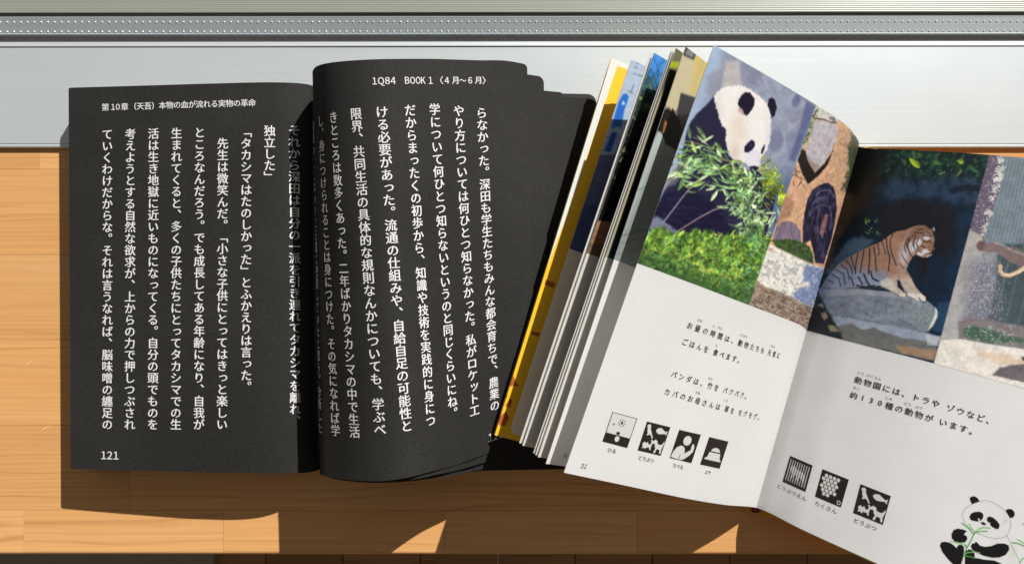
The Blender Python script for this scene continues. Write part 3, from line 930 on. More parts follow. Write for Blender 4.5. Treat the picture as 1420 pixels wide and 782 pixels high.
s32 = px_surf([((990,63,64),(782,655,62)), ((1060,103,55),(868,673,53)), ((1132,146,41),(950,690.5,40)), ((1172,173,26),(1005,699.5,25)),
               ((1189,193,13),(1037,702,13)), ((1191,203,6.5),(1048.5,703.5,5.8))])
s33 = px_surf([((1190.5,204,6.5),(1048.5,703.5,5.8)), ((1212,206.5,12.5),(1067,710.5,11)), ((1260,208,20.5),(1112,733.5,20)),
               ((1372,215,33),(1221,783,33)), ((1500,228,41),(1352,842,41)), ((1620,246,46),(1480,900,46))])
sCov = fan((848,81,16), (686,603,21), -0.5, 4.0)
leaves = [  # edge top, edge bottom, bulge, drop at the gutter, material
    ((875,83,26), (706,600,28), -4.0, 3.2, M_whitefan),
    ((903,72.5,41), (720,614,39), -7.0, 2.6, M_whitefan),
    ((907,73.5,41.8), (724.5,617.5,39.8), -7.0, 2.4, M_whitefan),
    ((932,66.3,49), (739.5,628,47), -8.5, 2.0, M_whitefan),
    ((934.5,66.5,49.8), (742.5,630.5,47.8), -8.5, 1.7, M_whitefan),
    ((937.5,67,50.6), (746,633.5,48.6), -8.5, 1.4, M_whitefan),
    ((950.7,65,54.5), (757,642.7,52.5), -8.0, 0.8, M_white),
]
cov = sheet('front_cover', sCov, M_board, pb, th=2.0, nu=40, label='yellow and white inside of the front cover', bmat=M_yellow)
fan_s, fan_o = [], []
for (a, b, bl, gz, m) in leaves:
    s = fan(a, b, bl, gz); fan_s.append(s)
    fan_o.append(sheet('leaf', s, m, pb, th=0.22, nu=60, bmat=M_whiteback, r_start=3.0 if a[0] == 875 else 0.0))
p32 = sheet('leaf', s32, M_white, pb, th=0.22, nu=260, bmat=M_whiteback, label='left page 32 with panda photograph')
p33 = sheet('leaf', s33, M_white, pb, th=0.22, nu=260, label='right page with tiger and elephant photographs')
for k in range(1, 7):
    sheet('leaf', s33, M_white, pb, th=0.22, nu=60, off=-0.42 * k, v0=0.0005 * (k % 3), v1=0.9995 - 0.0006 * (k % 2), wav=0.03)
sheet('back_cover', s33, M_yellow, pb, th=2.0, nu=50, off=-2.9, u0=0.015, v0=0.004, v1=1.007)
v, f = box_geo(W(1043,0,3)[0], W(1052,0,3)[0], W(0,709.5,3)[1], W(0,700,3)[1], 1.8, 4.6, 0.4)
link_mesh('head_band', v, f, paper_mat('dark_red_cloth', (0.22, 0.03, 0.02), var=0.2, rough=0.8), pb, False)
sp_s = Surf([W(1176,205,4.0), W(1188,207,1.6), W(1200,208,2.2), W(1214,208,6.0)], [W(1034,703,4.0), W(1045,708,1.6), W(1056,711,2.2), W(1066,715,6.0)])
sheet('spine', sp_s, M_yellow, pb, th=1.4, nu=20, v0=-0.004, v1=1.004)

# --- the inside of the front cover: white margin, yellow field, brown patches at the bottom
p = Paint(sCov, 0.0, 0.5, 0.0, 1.0, 0.3)
p.fill((226,226,218))
p.mix((p.noise(30, 30, seed=2) * 0.1), (200,200,195))
yel = (250,196,44)
p.poly([(856,92),(1000,140),(900,560),(600,640),(660,640),(724,456),(786,300)], yel, 0.6)
p.poly([(738,455),(1000,455),(900,700),(600,700)], yel, 0.5)
for q in ([(712,520),(716,531),(708,536),(706,534)], [(707,552),(711,555),(707,565),(700,563)], [(701,570),(706,578),(701,590),(692,590),(690,580)],
          [(697,545),(704,548),(702,553),(695,552)], [(757,388),(770,392),(768,400),(755,394)], [(738,459),(750,462),(746,467),(736,463)],
          [(712,525),(719,535),(707,535)]):
    p.poly(q, (176,92,40), 0.6)
p.build('cover_print', cov, 1.1, M_printm)

def leaf_print(k, fn, K=1.05, u1=0.42):
    p = Paint(fan_s[k], 0.0, u1, 0.0, VP, 0.28)
    fn(p); p.blur(0.8); p.build('photo_print', fan_o[k], K)

def pic1(p):
    p.fill((172,186,204))
    p.poly([(860,60),(930,60),(930,160),(840,160)], (176,190,206), 1)
    for q in [(884,88),(882,94),(880,103),(886,105),(890,106)]: p.ell(q[0], q[1], 2.2, 1.2, 20, (70,110,130), 0.5, 0.8)
    p.line([(879,118),(875,128)], 1.0, (50,80,80)); p.line([(870,126),(877,130)], 1.2, (60,90,90))
    p.line([(880,134),(886,135)], 0.7, (90,110,130))
    p.poly([(864,131),(868,130),(872,134),(870,141),(866,152),(861,178),(856,176),(848,179),(852,160),(858,141)], (28,98,190), 0.6)
    p.poly([(864,139),(867,145),(862,146)], (220,225,235), 0.5)
    p.poly([(849,183),(856,184),(847,211),(838,210)], (18,80,170), 0.6)
    p.poly([(812,215),(900,215),(900,360),(770,360)], (98,106,138), 1.5)
    p.poly([(800,282),(900,290),(900,360),(770,360)], (72,84,128), 1.5)
    for y in (168, 188, 214, 232, 252, 270, 290, 312, 332): p.line([(780,y),(900,y + 5)], 1.0, (70,76,100), 0.6, 0.7)
    for x in (0, 14): p.line([(858 + x,200),(806 + x,360)], 1.4, (52,58,84), 0.6, 0.8)
    p.mix(p.noise(5, 5, seed=4) * 0.2, (80,90,120))
leaf_print(0, pic1)

def pic3(p):
    p.fill((72,142,214))
    n = p.noise(3.2, 3.2, seed=3, o=4); m = p.noise(9, 9, seed=5)
    p.mix(sstep(88, 135, p.y + (n - 0.5) * 60 + (m - 0.5) * 20), (24,40,34))
    p.mix(sstep(0.56, 0.66, n) * sstep(100, 130, p.y) * (1 - sstep(135, 165, p.y)), (120,150,90))
    p.mix(sstep(0.60, 0.68, p.noise(2, 2, seed=8)) * sstep(110, 150, p.y) * (1 - sstep(160, 250, p.y)) * 0.6, (60,90,50))
    p.mix(sstep(150, 200, p.y), (12,14,12))
    p.mix(sstep(0.6, 0.7, p.noise(3, 3, seed=12)) * sstep(140, 160, p.y) * (1 - sstep(235, 262, p.y)) * sstep(24, 10, p.x - (903 - (p.y - 72) * 0.338)), (150,160,130))
    for a in ([(905,76),(911,92),(913,110)], [(925,80),(915,92),(910,112)], [(911,92),(917,86),(921,78)], [(906,104),(913,98)]):
        p.line(a, 0.9, (30,60,100), 0.5, 0.8)
    p.poly([(780,304),(960,312),(900,380),(760,380)], (150,112,82), 1.0)
    p.poly([(780,334),(960,344),(900,380),(760,380)], (112,92,72), 1.5, rag=2)
    for i in range(14):
        x, y = 810 + rng.random() * 50, 315 + rng.random() * 32
        p.line([(x, y), (x + 8, y + 2 + rng.random() * 4)], 1.0, (50,40,40), 0.5, 0.7)
leaf_print(2, pic3)

def pic4(p):
    p.fill((116,112,84))
    p.mix(p.noise(6, 10, seed=6) * 0.6, (92,92,72))
    p.poly([(925,84),(965,90),(960,98),(920,93)], (160,172,40), 1.2)
    p.mix(sstep(95, 98, p.y - (p.x - 930) * 0.25), (30,30,18))
    p.mix(sstep(150, 210, p.y) * 0.8, (24,24,28))
    p.mix(sstep(0.62, 0.7, p.noise(4, 12, seed=9)) * 0.5 * sstep(120, 150, p.y), (80,80,50))
    p.mix(sstep(318, 336, p.y), (20,50,66))
    p.mix(sstep(6, 2.0, p.x - (937 - (p.y - 67) * 0.338)) * sstep(110, 140, p.y) * 0.85, (190,184,140))  # sunlit strip along the leaf edge, painted into the print colour
leaf_print(5, pic4)

def pic5(p):
    p.fill((196,186,150))
    p.mix(p.noise(8, 8, seed=3) * 0.35, (176,168,140))
    p.poly([(966,66),(1000,70),(990,150),(955,128),(962,108)], (206,180,92), 1.2)
    p.poly([(973,78),(979,80),(962,136),(957,133)], (188,176,130), 0.8)
    p.poly([(951.5,64),(966,72),(962,84),(947,77)], (66,62,60), 0.5)
    p.poly([(953.5,68),(963,73),(960.5,80.5),(950,75.5)], (132,130,134), 0.5)
    p.poly([(944,129),(965,136),(958,170),(938,158)], (58,58,60), 0.6)
    p.mix(sstep(-4, 4, p.y - 150 - (p.x - 925) * 0.5 + (p.noise(5, 5, seed=1) - .5) * 16), (24,22,20))
    p.poly([(922,166),(926,172),(922,186),(918,184)], (150,92,62), 0.7)
    p.poly([(912,182),(917,184),(922,196),(918,210),(840,380),(810,380),(850,330)], (172,184,178), 0.8)
    p.poly([(917,196),(940,210),(900,380),(850,380),(850,352)], (150,158,156), 1.2, 0.9)
    for (y, w) in ((268,1.6),(326,2.4),(336,1.4),(349,1.0)): p.line([(800,y + 16),(845,y + 6),(895,y - 8)], w, (92,98,98), 0.9, 0.7)
    p.mix(p.noise(9, 4, seed=15) * 0.25 * sstep(200, 220, p.y), (120,126,124))
leaf_print(6, pic5)

# --- page 32: panda in bamboo, hippopotamuses beside it
def page32(p):
    p.fill((146,155,172))
    n1 = p.noise(16, 20, seed=1); p.mix(sstep(0.35, 0.7, n1) * 0.4, (130,136,156))
    p.mix(sstep(0.5, 0.62, p.noise(11, 14, seed=4)) * 0.35, (170,170,190))
    # rail of pale blue at the left, beige post behind the head
    d = p.x - (990 - (p.y - 63) * 0.351)
    p.mix(sstep(24, 8, d + (p.noise(20, 20, seed=2) - .5) * 12), (160,178,204))
    p.poly([(1006,84),(1025,86),(1029,122),(1000,126)], (188,182,180), 3.5, 0.9)
    p.poly([(980,105),(999,98),(999,130),(988,134),(978,128)], (146,144,162), 4, 0.6)
    p.poly([(1028,88),(1055,96),(1060,120),(1032,120)], (128,130,154), 5, 0.6)
    p.ell(1104, 140, 5.5, 9, 20, (104,112,148), 1.5, 0.9)
    p.ell(1076, 196, 10, 16, 10, (112,116,144), 3, 0.7); p.ell(1100, 200, 12, 22, 15, (118,126,152), 3, 0.6)
    p.ell(1112, 165, 12, 16, 30, (134,132,152), 3, 0.5)
    p.poly([(1118,140),(1131,148),(1116,190),(1102,225),(1094,222),(1108,180)], (84,92,134), 3, 0.75)
    for a in ([(1056,98),(1064,122),(1070,126)], [(1050,112),(1060,124)], [(1090,165),(1097,178),(1108,168)], [(1086,182),(1090,214)], [(1062,128),(1082,150)]):
        p.line(a, 2.2, (164,166,190), 1.4, 0.7)
    p.mix(sstep(212, 262, p.y + (p.noise(10, 10, seed=8) - .5) * 26) * sstep(1055, 1075, p.x) * 0.8, (84,104,144))
    # dark back and body
    dk = (44,42,68)
    p.poly([(990,134),(982,143),(968,156),(958,168),(951,186),(948,205),(944,225),(928,250),(916,275),(905,300),(898,330),(960,345),(1010,340),(1060,335),(1070,300),(1076,270),(1062,250),(1052,238),(1030,235),(1010,215),(1007,180),(998,160)], dk, 1.4, rag=1.2, rs=4)
    p.poly([(905,292),(925,268),(960,262),(1000,290),(1020,330),(960,350),(900,335)], (30,28,56), 4, 0.9)
    p.mix(sstep(0.58, 0.68, p.noise(12, 2.4, ang=0.25, seed=22)) * 0.3 * sstep(255, 275, p.y) * sstep(340, 300, p.y), (70,66,110))
    # ground behind it at the left
    p.poly([(925,245),(945,220),(952,232),(936,256),(920,262)], (132,128,130), 3, 0.7, rag=2)
    p.poly([(902,305),(912,300),(935,318),(950,330),(900,345)], (140,146,172), 2, 0.8, rag=2)
    # head
    hw = (232,228,224)
    p.poly([(990,133),(994,128),(1003,122),(1013,119.5),(1027,119),(1040,124),(1048,131),(1058,138),(1065,146),(1068,160),(1069,176),(1068,195),(1064,207),(1058,215),(1053,222),(1054,230),(1048,235),(1041,234),(1034,226),(1025,224),(1015,220),(1010,210),(1006,195),(1007,179),(1001,175),(998,166),(993,150)], hw, 0.9, rag=2.0, rs=1.5)
    hm = p.box(985, 1075, 115, 240)
    inside = (np.abs(p.c[:, 0] - 232) < 14) & (p.c[:, 2] > 190)
    fur = p.noise(2.0, 9, ang=0.5, seed=31)
    p.mix(inside * sstep(0.45, 0.75, fur) * 0.12, (196,186,180))
    p.mix(inside * np.exp(-(((p.x - 1024) / 13) ** 2 + ((p.y - 178) / 24) ** 2)) * 0.45, (206,186,160))
    p.mix(inside * np.exp(-(((p.x - 1018) / 9) ** 2 + ((p.y - 212) / 12) ** 2)) * 0.5, (190,168,142))
    p.mix(inside * np.exp(-(((p.x - 1066) / 5) ** 2 + ((p.y - 190) / 26) ** 2)) * 0.4, (190,190,205))
    p.mix(inside * np.exp(-(((p.x - 996) / 6) ** 2 + ((p.y - 155) / 22) ** 2)) * 0.4, (196,190,196))
    p.poly([(1033,213),(1045,206),(1056,212),(1054,229),(1048,234),(1041,233),(1034,226)], (218,214,224), 2.5, 0.8)
    ek = (34,30,50)
    p.poly([(1027,134),(1033,128),(1040,129),(1046,137),(1046,146),(1041,155),(1035,161),(1031,158),(1028,152),(1023,146),(1024,139)], ek, 0.8, rag=0.6)
    p.poly([(1024,149),(1030,152),(1032,160),(1028,159),(1023,155)], (186,150,150), 1.3, 0.8)
    p.poly([(1066,138),(1070,135),(1075,140),(1077,150),(1074,161),(1070,164),(1068,155),(1064,146)], ek, 0.8, rag=0.5)
    p.poly([(1032,204),(1036,199),(1042,194),(1046,196),(1047,202),(1043,208),(1037,212),(1032,211)], (38,34,62), 0.9, rag=0.4)
    p.ell(1041.5, 202, 1.6, 1.3, 0, (86,82,110), 0.7, 0.8)
    p.poly([(1059,202),(1061,200),(1060,207),(1057,214),(1055,213),(1056,207)], (40,36,62), 0.7)
    p.poly([(1040,231),(1046,230),(1052,232),(1050,236),(1044,237),(1040,235)], (38,34,52), 0.8)
    p.line([(1039,232),(1041,237),(1044,243)], 1.2, (60,54,70), 0.7, 0.8)
    # stems
    for a, w, c in (([(946,195),(962,198),(978,203),(988,210),(1002,219),(1014,226),(1022,236),(1032,248),(1042,258),(1056,276),(1072,300)], 1.4, (150,142,96)),
                    ([(958,260),(946,274),(934,290),(920,308)], 1.6, (168,154,150)), ([(1010,284),(988,292),(966,304),(944,318),(930,328)], 1.6, (170,152,140)),
                    ([(932,248),(920,262)], 1.2, (160,150,150)), ([(961,190),(975,197),(985,204)], 1.2, (140,150,100)), ([(1000,222),(1012,224),(1020,230)], 1, (150,130,100))):
        p.line(a, w, c, 0.5, 0.95)
    # yellow-green growth behind the muzzle
    for i in range(120):
        x, y = rng.normal(1066, 9), rng.normal(250, 14)
        if x > 1052: p.leaf(x, y, 6 + rng.random() * 8, 2.2, rng.random() * 3.1, [(150,168,44),(176,184,60),(120,146,50),(104,132,70)][rng.integers(4)], 0.85)
    for i in range(30):
        x, y = rng.normal(1084, 3.5), rng.normal(268, 8); p.leaf(x, y, 9, 2.6, 1.2 + rng.normal(0, .5), (162,180,52), 0.85)
    # bamboo leaves: a spray reaching left, a fall of leaves to the lower right
    G = [(128,162,106),(100,136,84),(160,190,134),(78,110,68),(148,176,96),(186,206,160),(112,150,108)]
    for i in range(135):
        t = rng.random()
        x = 940 + t * 105 + rng.normal(0, 7); y = 218 + t * 34 + rng.normal(0, 15) + (10 if t < 0.3 else 0)
        if x < 938 and y < 220: continue
        if ((x - 1037) ** 2 + (y - 208) ** 2) < 31 ** 2: continue
        if y < 196 and x > 985: continue
        p.leaf(x, y, 14 + rng.random() * 14, 2.2 + rng.random() * 1.8, rng.normal(-0.35 + t * 0.7, 0.55), G[rng.integers(7)])
    for (x, y, l, w, a) in ((956,184,19,5,1.45),(972,184,24,5.5,0.95),(973,194,20,3.5,0.7),(962,204,20,5,1.2),(996,203,15,5,0.9),(997,212,16,5,1.1),(945,255,22,6,-1.1),(930,243,24,6,-0.3),
                            (950,230,22,5,0.5),(1020,224,17,4,0.05),(1026,232,16,4.5,-1.2),(1041,244,18,4.5,1.4),(1035,240,18,4,1.2),(967,256,24,5,-0.35),(983,240,28,6,0.1),(975,229,26,6,-0.2),
                            (990,272,18,5,-1.0),(985,262,15,4,-0.3),(1002,287,18,4.5,0.1),(1006,268,16,4,1.0)):
        p.leaf(x, y, l, w, a, G[rng.integers(7)])
    for i in range(300):
        t = rng.random()
        x = 1030 + t * 34 + rng.normal(0, 12) - t * t * 14; y = 248 + t * 120 + rng.normal(0, 10)
        lim = 1131.7 - (y - 146) * 0.337
        if x > lim + 2 or (x < 1006 + (y - 250) * 0.12) or ((x - 1040) ** 2 + (y - 210) ** 2) < 36 ** 2: continue
        p.leaf(x, y, 12 + rng.random() * 14, 2.2 + rng.random() * 2, [rng.normal(1.9, .4), rng.normal(-0.5, .4), rng.normal(1.2, .5)][rng.integers(3)], G[rng.integers(7)], 0.9)
        if rng.random() < 0.25: p.leaf(x + 6, y, 12, 2.5, rng.normal(1.5, .5), (44,52,64), 0.8)
    # the grass bank
    bank = [(908,316),(920,314),(935,324),(950,322),(965,318),(985,322),(1000,330),(1020,324),(1040,330),(1070,334),(1070,460),(860,400),(880,340)]
    p.poly(bank, (98,136,54), 3, 0.95, rag=5, rs=6)
    n = p.noise(5, 3, ang=-0.6, seed=40)
    g = sstep(314, 330, p.y - 6 * n)
    p.mix(g * sstep(0.55, 0.66, n) * (p.x < 1072) * 0.7, (52,84,44))
    C = [(150,186,62),(126,168,60),(172,198,80),(104,152,68),(118,164,108),(186,202,92),(76,122,58),(56,94,56)]
    for i in range(1300):
        x = 885 + rng.random() * 190; y = 322 + rng.random() * 100
        lim = 1131.7 - (y - 146) * 0.337
        lft = 990 - (y - 63) * 0.351
        if x > lim + 2 or x < lft - 2: continue
        low = (y - (365 + (x - 885) * 0.354))
        if low > 4: continue
        k = rng.integers(8) if low < -26 else rng.integers(3, 8)
        c = C[k] if x < 1030 or rng.random() < 0.5 else (100,146,112)
        p.leaf(x, y, 6 + rng.random() * 9, 1.0 + rng.random() * 1.3, [rng.normal(1.8, .35), rng.normal(-0.6, .3), rng.normal(0.5, .4)][rng.integers(3)], c, 0.85)
    p.line([(900,345),(940,355),(980,372),(1015,388)], 1.3, (176,172,70), 0.5, 0.8); p.line([(950,370),(1000,380),(1020,386)], 1, (160,160,70), 0.5, 0.8)
    # ---- hippopotamus picture right of the diagonal join
    hip = sstep(-0.5, 0.5, p.x - (1131.7 - (p.y - 146) * 0.337))
    save = p.c.copy()
    p.fill((206,164,130))
    p.mix(sstep(0.45, 0.65, p.noise(7, 9, ang=0.6, seed=50)) * 0.35, (184,144,116)); p.mix(sstep(0.55, 0.7, p.noise(2, 3, seed=51)) * 0.35, (226,198,176))
    p.mix(sstep(1150, 1195, p.x + (p.y - 200) * .3) * sstep(0.42, 0.6, p.noise(3, 5, ang=-.4, seed=52)) * 0.7 * sstep(262, 200, p.y), (128,118,98))
    p.poly([(1180,186),(1196,196),(1192,230),(1176,268),(1168,262),(1176,236),(1176,210)], (60,72,54), 2.5, 0.85, rag=4, rs=3)
    p.poly([(1126,140),(1165,160),(1160,172),(1140,166),(1130,164)], (196,194,188), 1, rag=.8)
    p.line([(1130,164),(1142,166),(1152,170),(1160,171)], 1.6, (60,54,52), 0.6); p.ell(1155,166,5,2.4,30,(90,88,96),.8,.7,rag=2)
    p.poly([(1128,168),(1145,168),(1160,174),(1162,182),(1157,200),(1151,212),(1143,226),(1130,240),(1120,228),(1117,212),(1122,196)], (196,188,188), 1, rag=1.0, tex=(4, 5, (168,164,176)))
    p.poly([(1117,210),(1120,222),(1130,240),(1142,228),(1152,214),(1156,206),(1148,228),(1134,245),(1120,256),(1114,244),(1106,222),(1112,206)], (44,36,34), 1.2, rag=.8)
    p.poly([(1118,216),(1126,224),(1138,230),(1130,239),(1122,228)], (158,138,124), 1.3, 0.8, rag=.6)
    p.mix(sstep(9, 3, p.x - (1131 - (p.y - 146) * 0.337)) * sstep(0.42, 0.55, p.noise(2, 3, seed=54)) * sstep(212, 200, p.y), (62,96,54))
    p.mix(sstep(8, 3, p.x - (1131 - (p.y - 146) * 0.337)) * sstep(0.52, 0.6, p.noise(1.6, 2.4, seed=57)) * sstep(212, 200, p.y), (180,190,160))
    for i in range(14):
        x, y = 1100 + rng.random() * 12, 232 + rng.random() * 22; p.line([(x, y), (x + rng.normal(0, 5), y + rng.normal(4, 3))], 1, (84,62,54), .5, .8)
    p.poly([(1088,272),(1102,280),(1096,300),(1078,312),(1074,300)], (150,112,88), 3, 0.7, rag=2)
    hp = (46,43,66)
    p.poly([(1134,258),(1142,254),(1149,254),(1156,260),(1159,272),(1160,290),(1157,312),(1153,330),(1149,345),(1142,366),(1130,364),(1128,348),(1125,332),(1119,336),(1113,338),(1113,318),(1115,298),(1120,276),(1126,264)], hp, 1, rag=.7)
    hh = (np.abs(p.c[:, 0] - 46) < 10) & (np.abs(p.c[:, 2] - 66) < 12)
    p.mix(hh * sstep(0.5, 0.62, p.noise(4, 11, ang=0.2, seed=60)) * 0.3, (122,118,146))
    p.mix(hh * sstep(0.55, 0.7, p.noise(5, 12, ang=-.2, seed=61)) * 0.45, (34,28,46))
    for a_, w_, al in (([(1132,270),(1140,264),(1150,264),(1156,272)], 2.2, .5), ([(1126,284),(1134,276),(1146,274)], 2.0, .45), ([(1122,300),(1130,288),(1142,284),(1152,288)], 1.8, .4),
                       ([(1136,290),(1133,306),(1134,322)], 1.6, .45), ([(1150,284),(1153,300),(1150,318)], 1.6, .4), ([(1128,300),(1124,314)], 1.4, .35), ([(1141,300),(1138,318)], 1.2, .35)):
        p.line(a_, w_, (138,134,164), 1.1, al)
    p.poly([(1144,296),(1149,298),(1146,312),(1140,330),(1136,322),(1140,308)], (166,118,112), 1.6, .8, rag=1.2)
    p.poly([(1126,318),(1130,322),(1132,345),(1128,350),(1124,334)], (38,30,40), 1, .9)
    p.poly([(1072,330),(1076,316),(1084,308),(1094,306),(1104,311),(1110,322),(1111,336),(1090,338),(1074,336)], (150,132,146), 1, tex=(2.5, 8, (104,92,112)))
    for a in ([(1086,309),(1081,320),(1080,332)], [(1098,308),(1096,320),(1100,334)]): p.line(a, 1, (96,84,108), .6, .8)
    p.poly([(1068,333),(1080,332),(1096,331),(1112,336),(1122,342),(1127,352),(1128,366),(1116,362),(1096,352),(1078,344)], (72,96,54), 1.2, rag=1.4)
    p.mix((np.abs(p.c[:, 1] - 96) < 8) * (np.abs(p.c[:, 0] - 72) < 8) * sstep(.5, .62, p.noise(1.6, 3, seed=62)) * .7, (36,54,38))
    p.poly([(1066,338),(1080,345),(1098,354),(1118,364),(1130,368),(1146,372),(1140,400),(1134,432),(1126,455),(1030,420),(1045,392)], (226,222,212), 1.5, rag=1.2)
    rk = sstep(338, 352, p.y - (p.x - 1070) * .42)
    p.mix(rk * sstep(.52, .62, p.noise(5, 3.5, ang=.5, seed=63)) * .6, (150,152,158))
    p.poly([(1118,366),(1142,374),(1140,396),(1128,424),(1112,420),(1096,410),(1110,400),(1122,396),(1114,384)], (104,122,166), 3, .85, rag=4, rs=4)
    p.mix(rk * sstep(.60, .68, p.noise(2, 2, seed=64)) * .5, (232,230,222))
    p.ell(1068,346,3.5,2,20,(196,140,110),1,.8)
    p.poly([(1048,388),(1062,398),(1080,404),(1098,412),(1118,424),(1134,432),(1126,460),(1030,430)], (150,130,114), 1.5, .95, rag=1.5)
    tw = sstep(392, 402, p.y - (p.x - 1050) * .36)
    p.mix(tw * sstep(.5, .6, p.noise(6, 1.4, ang=.6, seed=65)) * .8, (92,72,62)); p.mix(tw * sstep(.58, .66, p.noise(5, 1.2, ang=-.3, seed=66)) * .6, (198,184,170))
    p.c = save * (1 - hip[:, None]) + p.c * hip[:, None]
    inpic = hip < 0.5
    # tones of the photograph itself: soft light and dark clumps in leaves and grass
    green = sstep(8, 30, p.c[:, 1] - p.c[:, 2]) * sstep(-10, 8, p.c[:, 1] - p.c[:, 0]) * inpic
    m1 = p.noise(11, 8, ang=-.5, seed=101, o=4); m2 = p.noise(3.2, 2.2, ang=.6, seed=102, o=3)
    p.c *= (1 + green * ((m1 - 0.5) * 1.1 + (m2 - 0.5) * 0.7))[:, None]
    low = sstep(-30, -4, p.y - (365 + (p.x - 885) * 0.354)) * inpic
    p.c *= (1 - 0.32 * low * sstep(0.35, 0.6, m1))[:, None]
    p.mix(low * 0.3, (60, 92, 66))
    ff = (1 - inpic * green) * (1 - 0.75 * inpic * sstep(165, 205, p.c.mean(axis=1)))
    p.c *= (1 + ff * ((p.noise(9, 9, seed=103) - 0.5) * 0.16 + (p.noise(1.5, 1.5, seed=104, o=3) - 0.5) * 0.10))[:, None]
    rockn = (~inpic) * (p.noise(2.4, 3.6, ang=.5, seed=105) - 0.5) * 0.3
    p.c *= (1 + rockn)[:, None]
    p.blur(0.75); p.tone(0.95, 1.10, 125)
    # printed grain
    p.c *= (1 + (p.noise(1.4, 1.4, seed=70, o=2) - 0.5) * 0.06)[:, None]
p = Paint(s32, 0.0, 1.0, 0.0, VP, 0.2)
page32(p)
p.build('photo_print', p32, 1.24)

# --- page 33: tiger on a rock, elephant throwing sand
def page33(p):
    p.fill((14,34,52))
    p.mix(sstep(300, 205, p.y), (16,36,36))
    n = p.noise(7, 9, seed=80)
    up = sstep(262, 225, p.y - (p.x - 1200) * 0.05)
    p.mix(up * sstep(0.42, 0.66, n), (30,64,48)); p.mix(up * .6 * sstep(0.56, 0.68, p.noise(4, 6, ang=.7, seed=81)) * sstep(1200, 1260, p.x), (86,124,62))
    for (x, y, l, w, a, c) in ((1268,226,20,8,0.75,(158,176,40)),(1332,224,10,7,.3,(142,168,50)),(1231,236,9,3,-.9,(104,136,96)),(1330,240,14,4,-.9,(120,150,90)),(1306,240,10,4,-.4,(110,140,90)),(1300,226,14,5,.3,(70,110,60)),(1352,236,12,5,.5,(50,100,60))):
        p.leaf(x, y, l, w, a, c)
    p.poly([(1222,262),(1240,248),(1280,252),(1320,246),(1366,252),(1358,290),(1340,284),(1300,280),(1260,278),(1236,280)], (48,68,96), 6, .7, rag=8, rs=9)
    p.mix(sstep(.5, .62, p.noise(9, 6, seed=82)) * sstep(246, 262, p.y) * sstep(300, 280, p.y) * sstep(1225, 1250, p.x) * .5, (30,50,84))
    p.poly([(1316,262),(1340,256),(1366,258),(1364,268),(1340,264),(1318,270)], (16,22,38), 2, .8, rag=2)
    p.poly([(1222,284),(1260,276),(1310,280),(1326,300),(1330,360),(1310,420),(1280,400),(1262,330),(1220,330)], (26,24,30), 8, .9)
    p.poly([(1290,350),(1330,360),(1325,440),(1305,440),(1280,400)], (10,34,58), 6, .8)
    p.poly([(1330,290),(1362,280),(1330,400),(1312,440),(1310,400)], (14,44,72), 7, .6, rag=5)
    p.mix(sstep(.45, .7, p.noise(10, 14, seed=88)) * .35, (8,16,26))
    p.mix(sstep(60, 10, p.x - (1195 - (p.y - 205) * 0.295)) * sstep(350, 300, p.y), (5,14,16))
    p.poly([(1163,350),(1180,330),(1196,328),(1212,334),(1190,352),(1170,366),(1150,384),(1146,376)], (62,86,104), 3, .9, rag=3, rs=5)
    p.poly([(1152,372),(1172,352),(1190,350),(1180,372),(1150,392)], (46,68,86), 3, .8, rag=2)
    p.mix(sstep(.6, .68, p.noise(4, 5, seed=84)) * sstep(1190, 1200, p.x) * sstep(1225, 1215, p.x) * sstep(300, 306, p.y) * sstep(330, 322, p.y), (90,120,60))
    # rock
    p.poly([(1122,404),(1140,398),(1190,400),(1240,405),(1270,414),(1287,418),(1298,428),(1301,436),(1296,450),(1287,460),(1260,458),(1220,448),(1180,440),(1148,436),(1140,430)], (136,142,154), 1.2, tex=(14, 9, (96,106,120)))
    p.poly([(1262,412),(1286,418),(1296,428),(1294,445),(1284,458),(1268,454),(1262,440)], (124,140,142), 3, .7)
    p.poly([(1297,425),(1301,433),(1300,440),(1293,452),(1286,459),(1293,444),(1297,434)], (206,210,200), .8)
    p.poly([(1142,402),(1190,401),(1245,407),(1280,416),(1272,420),(1240,413),(1190,408),(1146,412)], (146,150,160), 2, .7)
    for a in ([(1216,416),(1213,434)], [(1230,419),(1228,433)], [(1245,442),(1260,448),(1270,456)], [(1164,424),(1176,420)], [(1200,434),(1210,440)], [(1250,420),(1252,428)]): p.line(a, 1.5, (72,82,98), 1, .6)
    p.mix(sstep(.56, .66, p.noise(3, 3, seed=85)) * sstep(408, 414, p.y) * sstep(460, 450, p.y) * sstep(1150, 1165, p.x) * sstep(1296, 1288, p.x) * .35, (78,88,100))
    p.poly([(1150,436),(1180,440),(1230,450),(1290,462),(1305,468),(1300,478),(1286,478),(1250,470),(1215,462),(1190,456),(1160,454)], (138,148,166), 2, rag=1.5, rs=6)
    p.poly([(1160,452),(1180,448),(1196,458),(1212,453),(1222,459),(1250,468),(1284,472),(1300,482),(1296,500),(1150,470)], (92,98,102), 2, rag=1.5, rs=5, tex=(10, 5, (112,108,100)))
    p.poly([(1240,478),(1270,482),(1300,486),(1296,500),(1250,490)], (160,126,96), 3, .8, rag=2)
    p.poly([(1284,464),(1305,466),(1300,480),(1286,478)], (172,176,182), 1.5, .8, rag=1.5)
    p.poly([(1300,420),(1322,417),(1310,462),(1292,458),(1300,440)], (34,66,100), 2, .8)
    p.poly([(1134,404),(1146,428),(1166,462),(1170,475),(1110,465),(1120,430)], (30,38,44), 2.5, .95, rag=2)
    for q in ([(1138,434),(1146,432),(1148,440),(1143,446)], [(1147,450),(1158,452),(1164,460),(1152,460)], [(1134,424),(1140,420),(1142,426)]): p.poly(q, (164,146,112), 1.2, .85, rag=1.5)
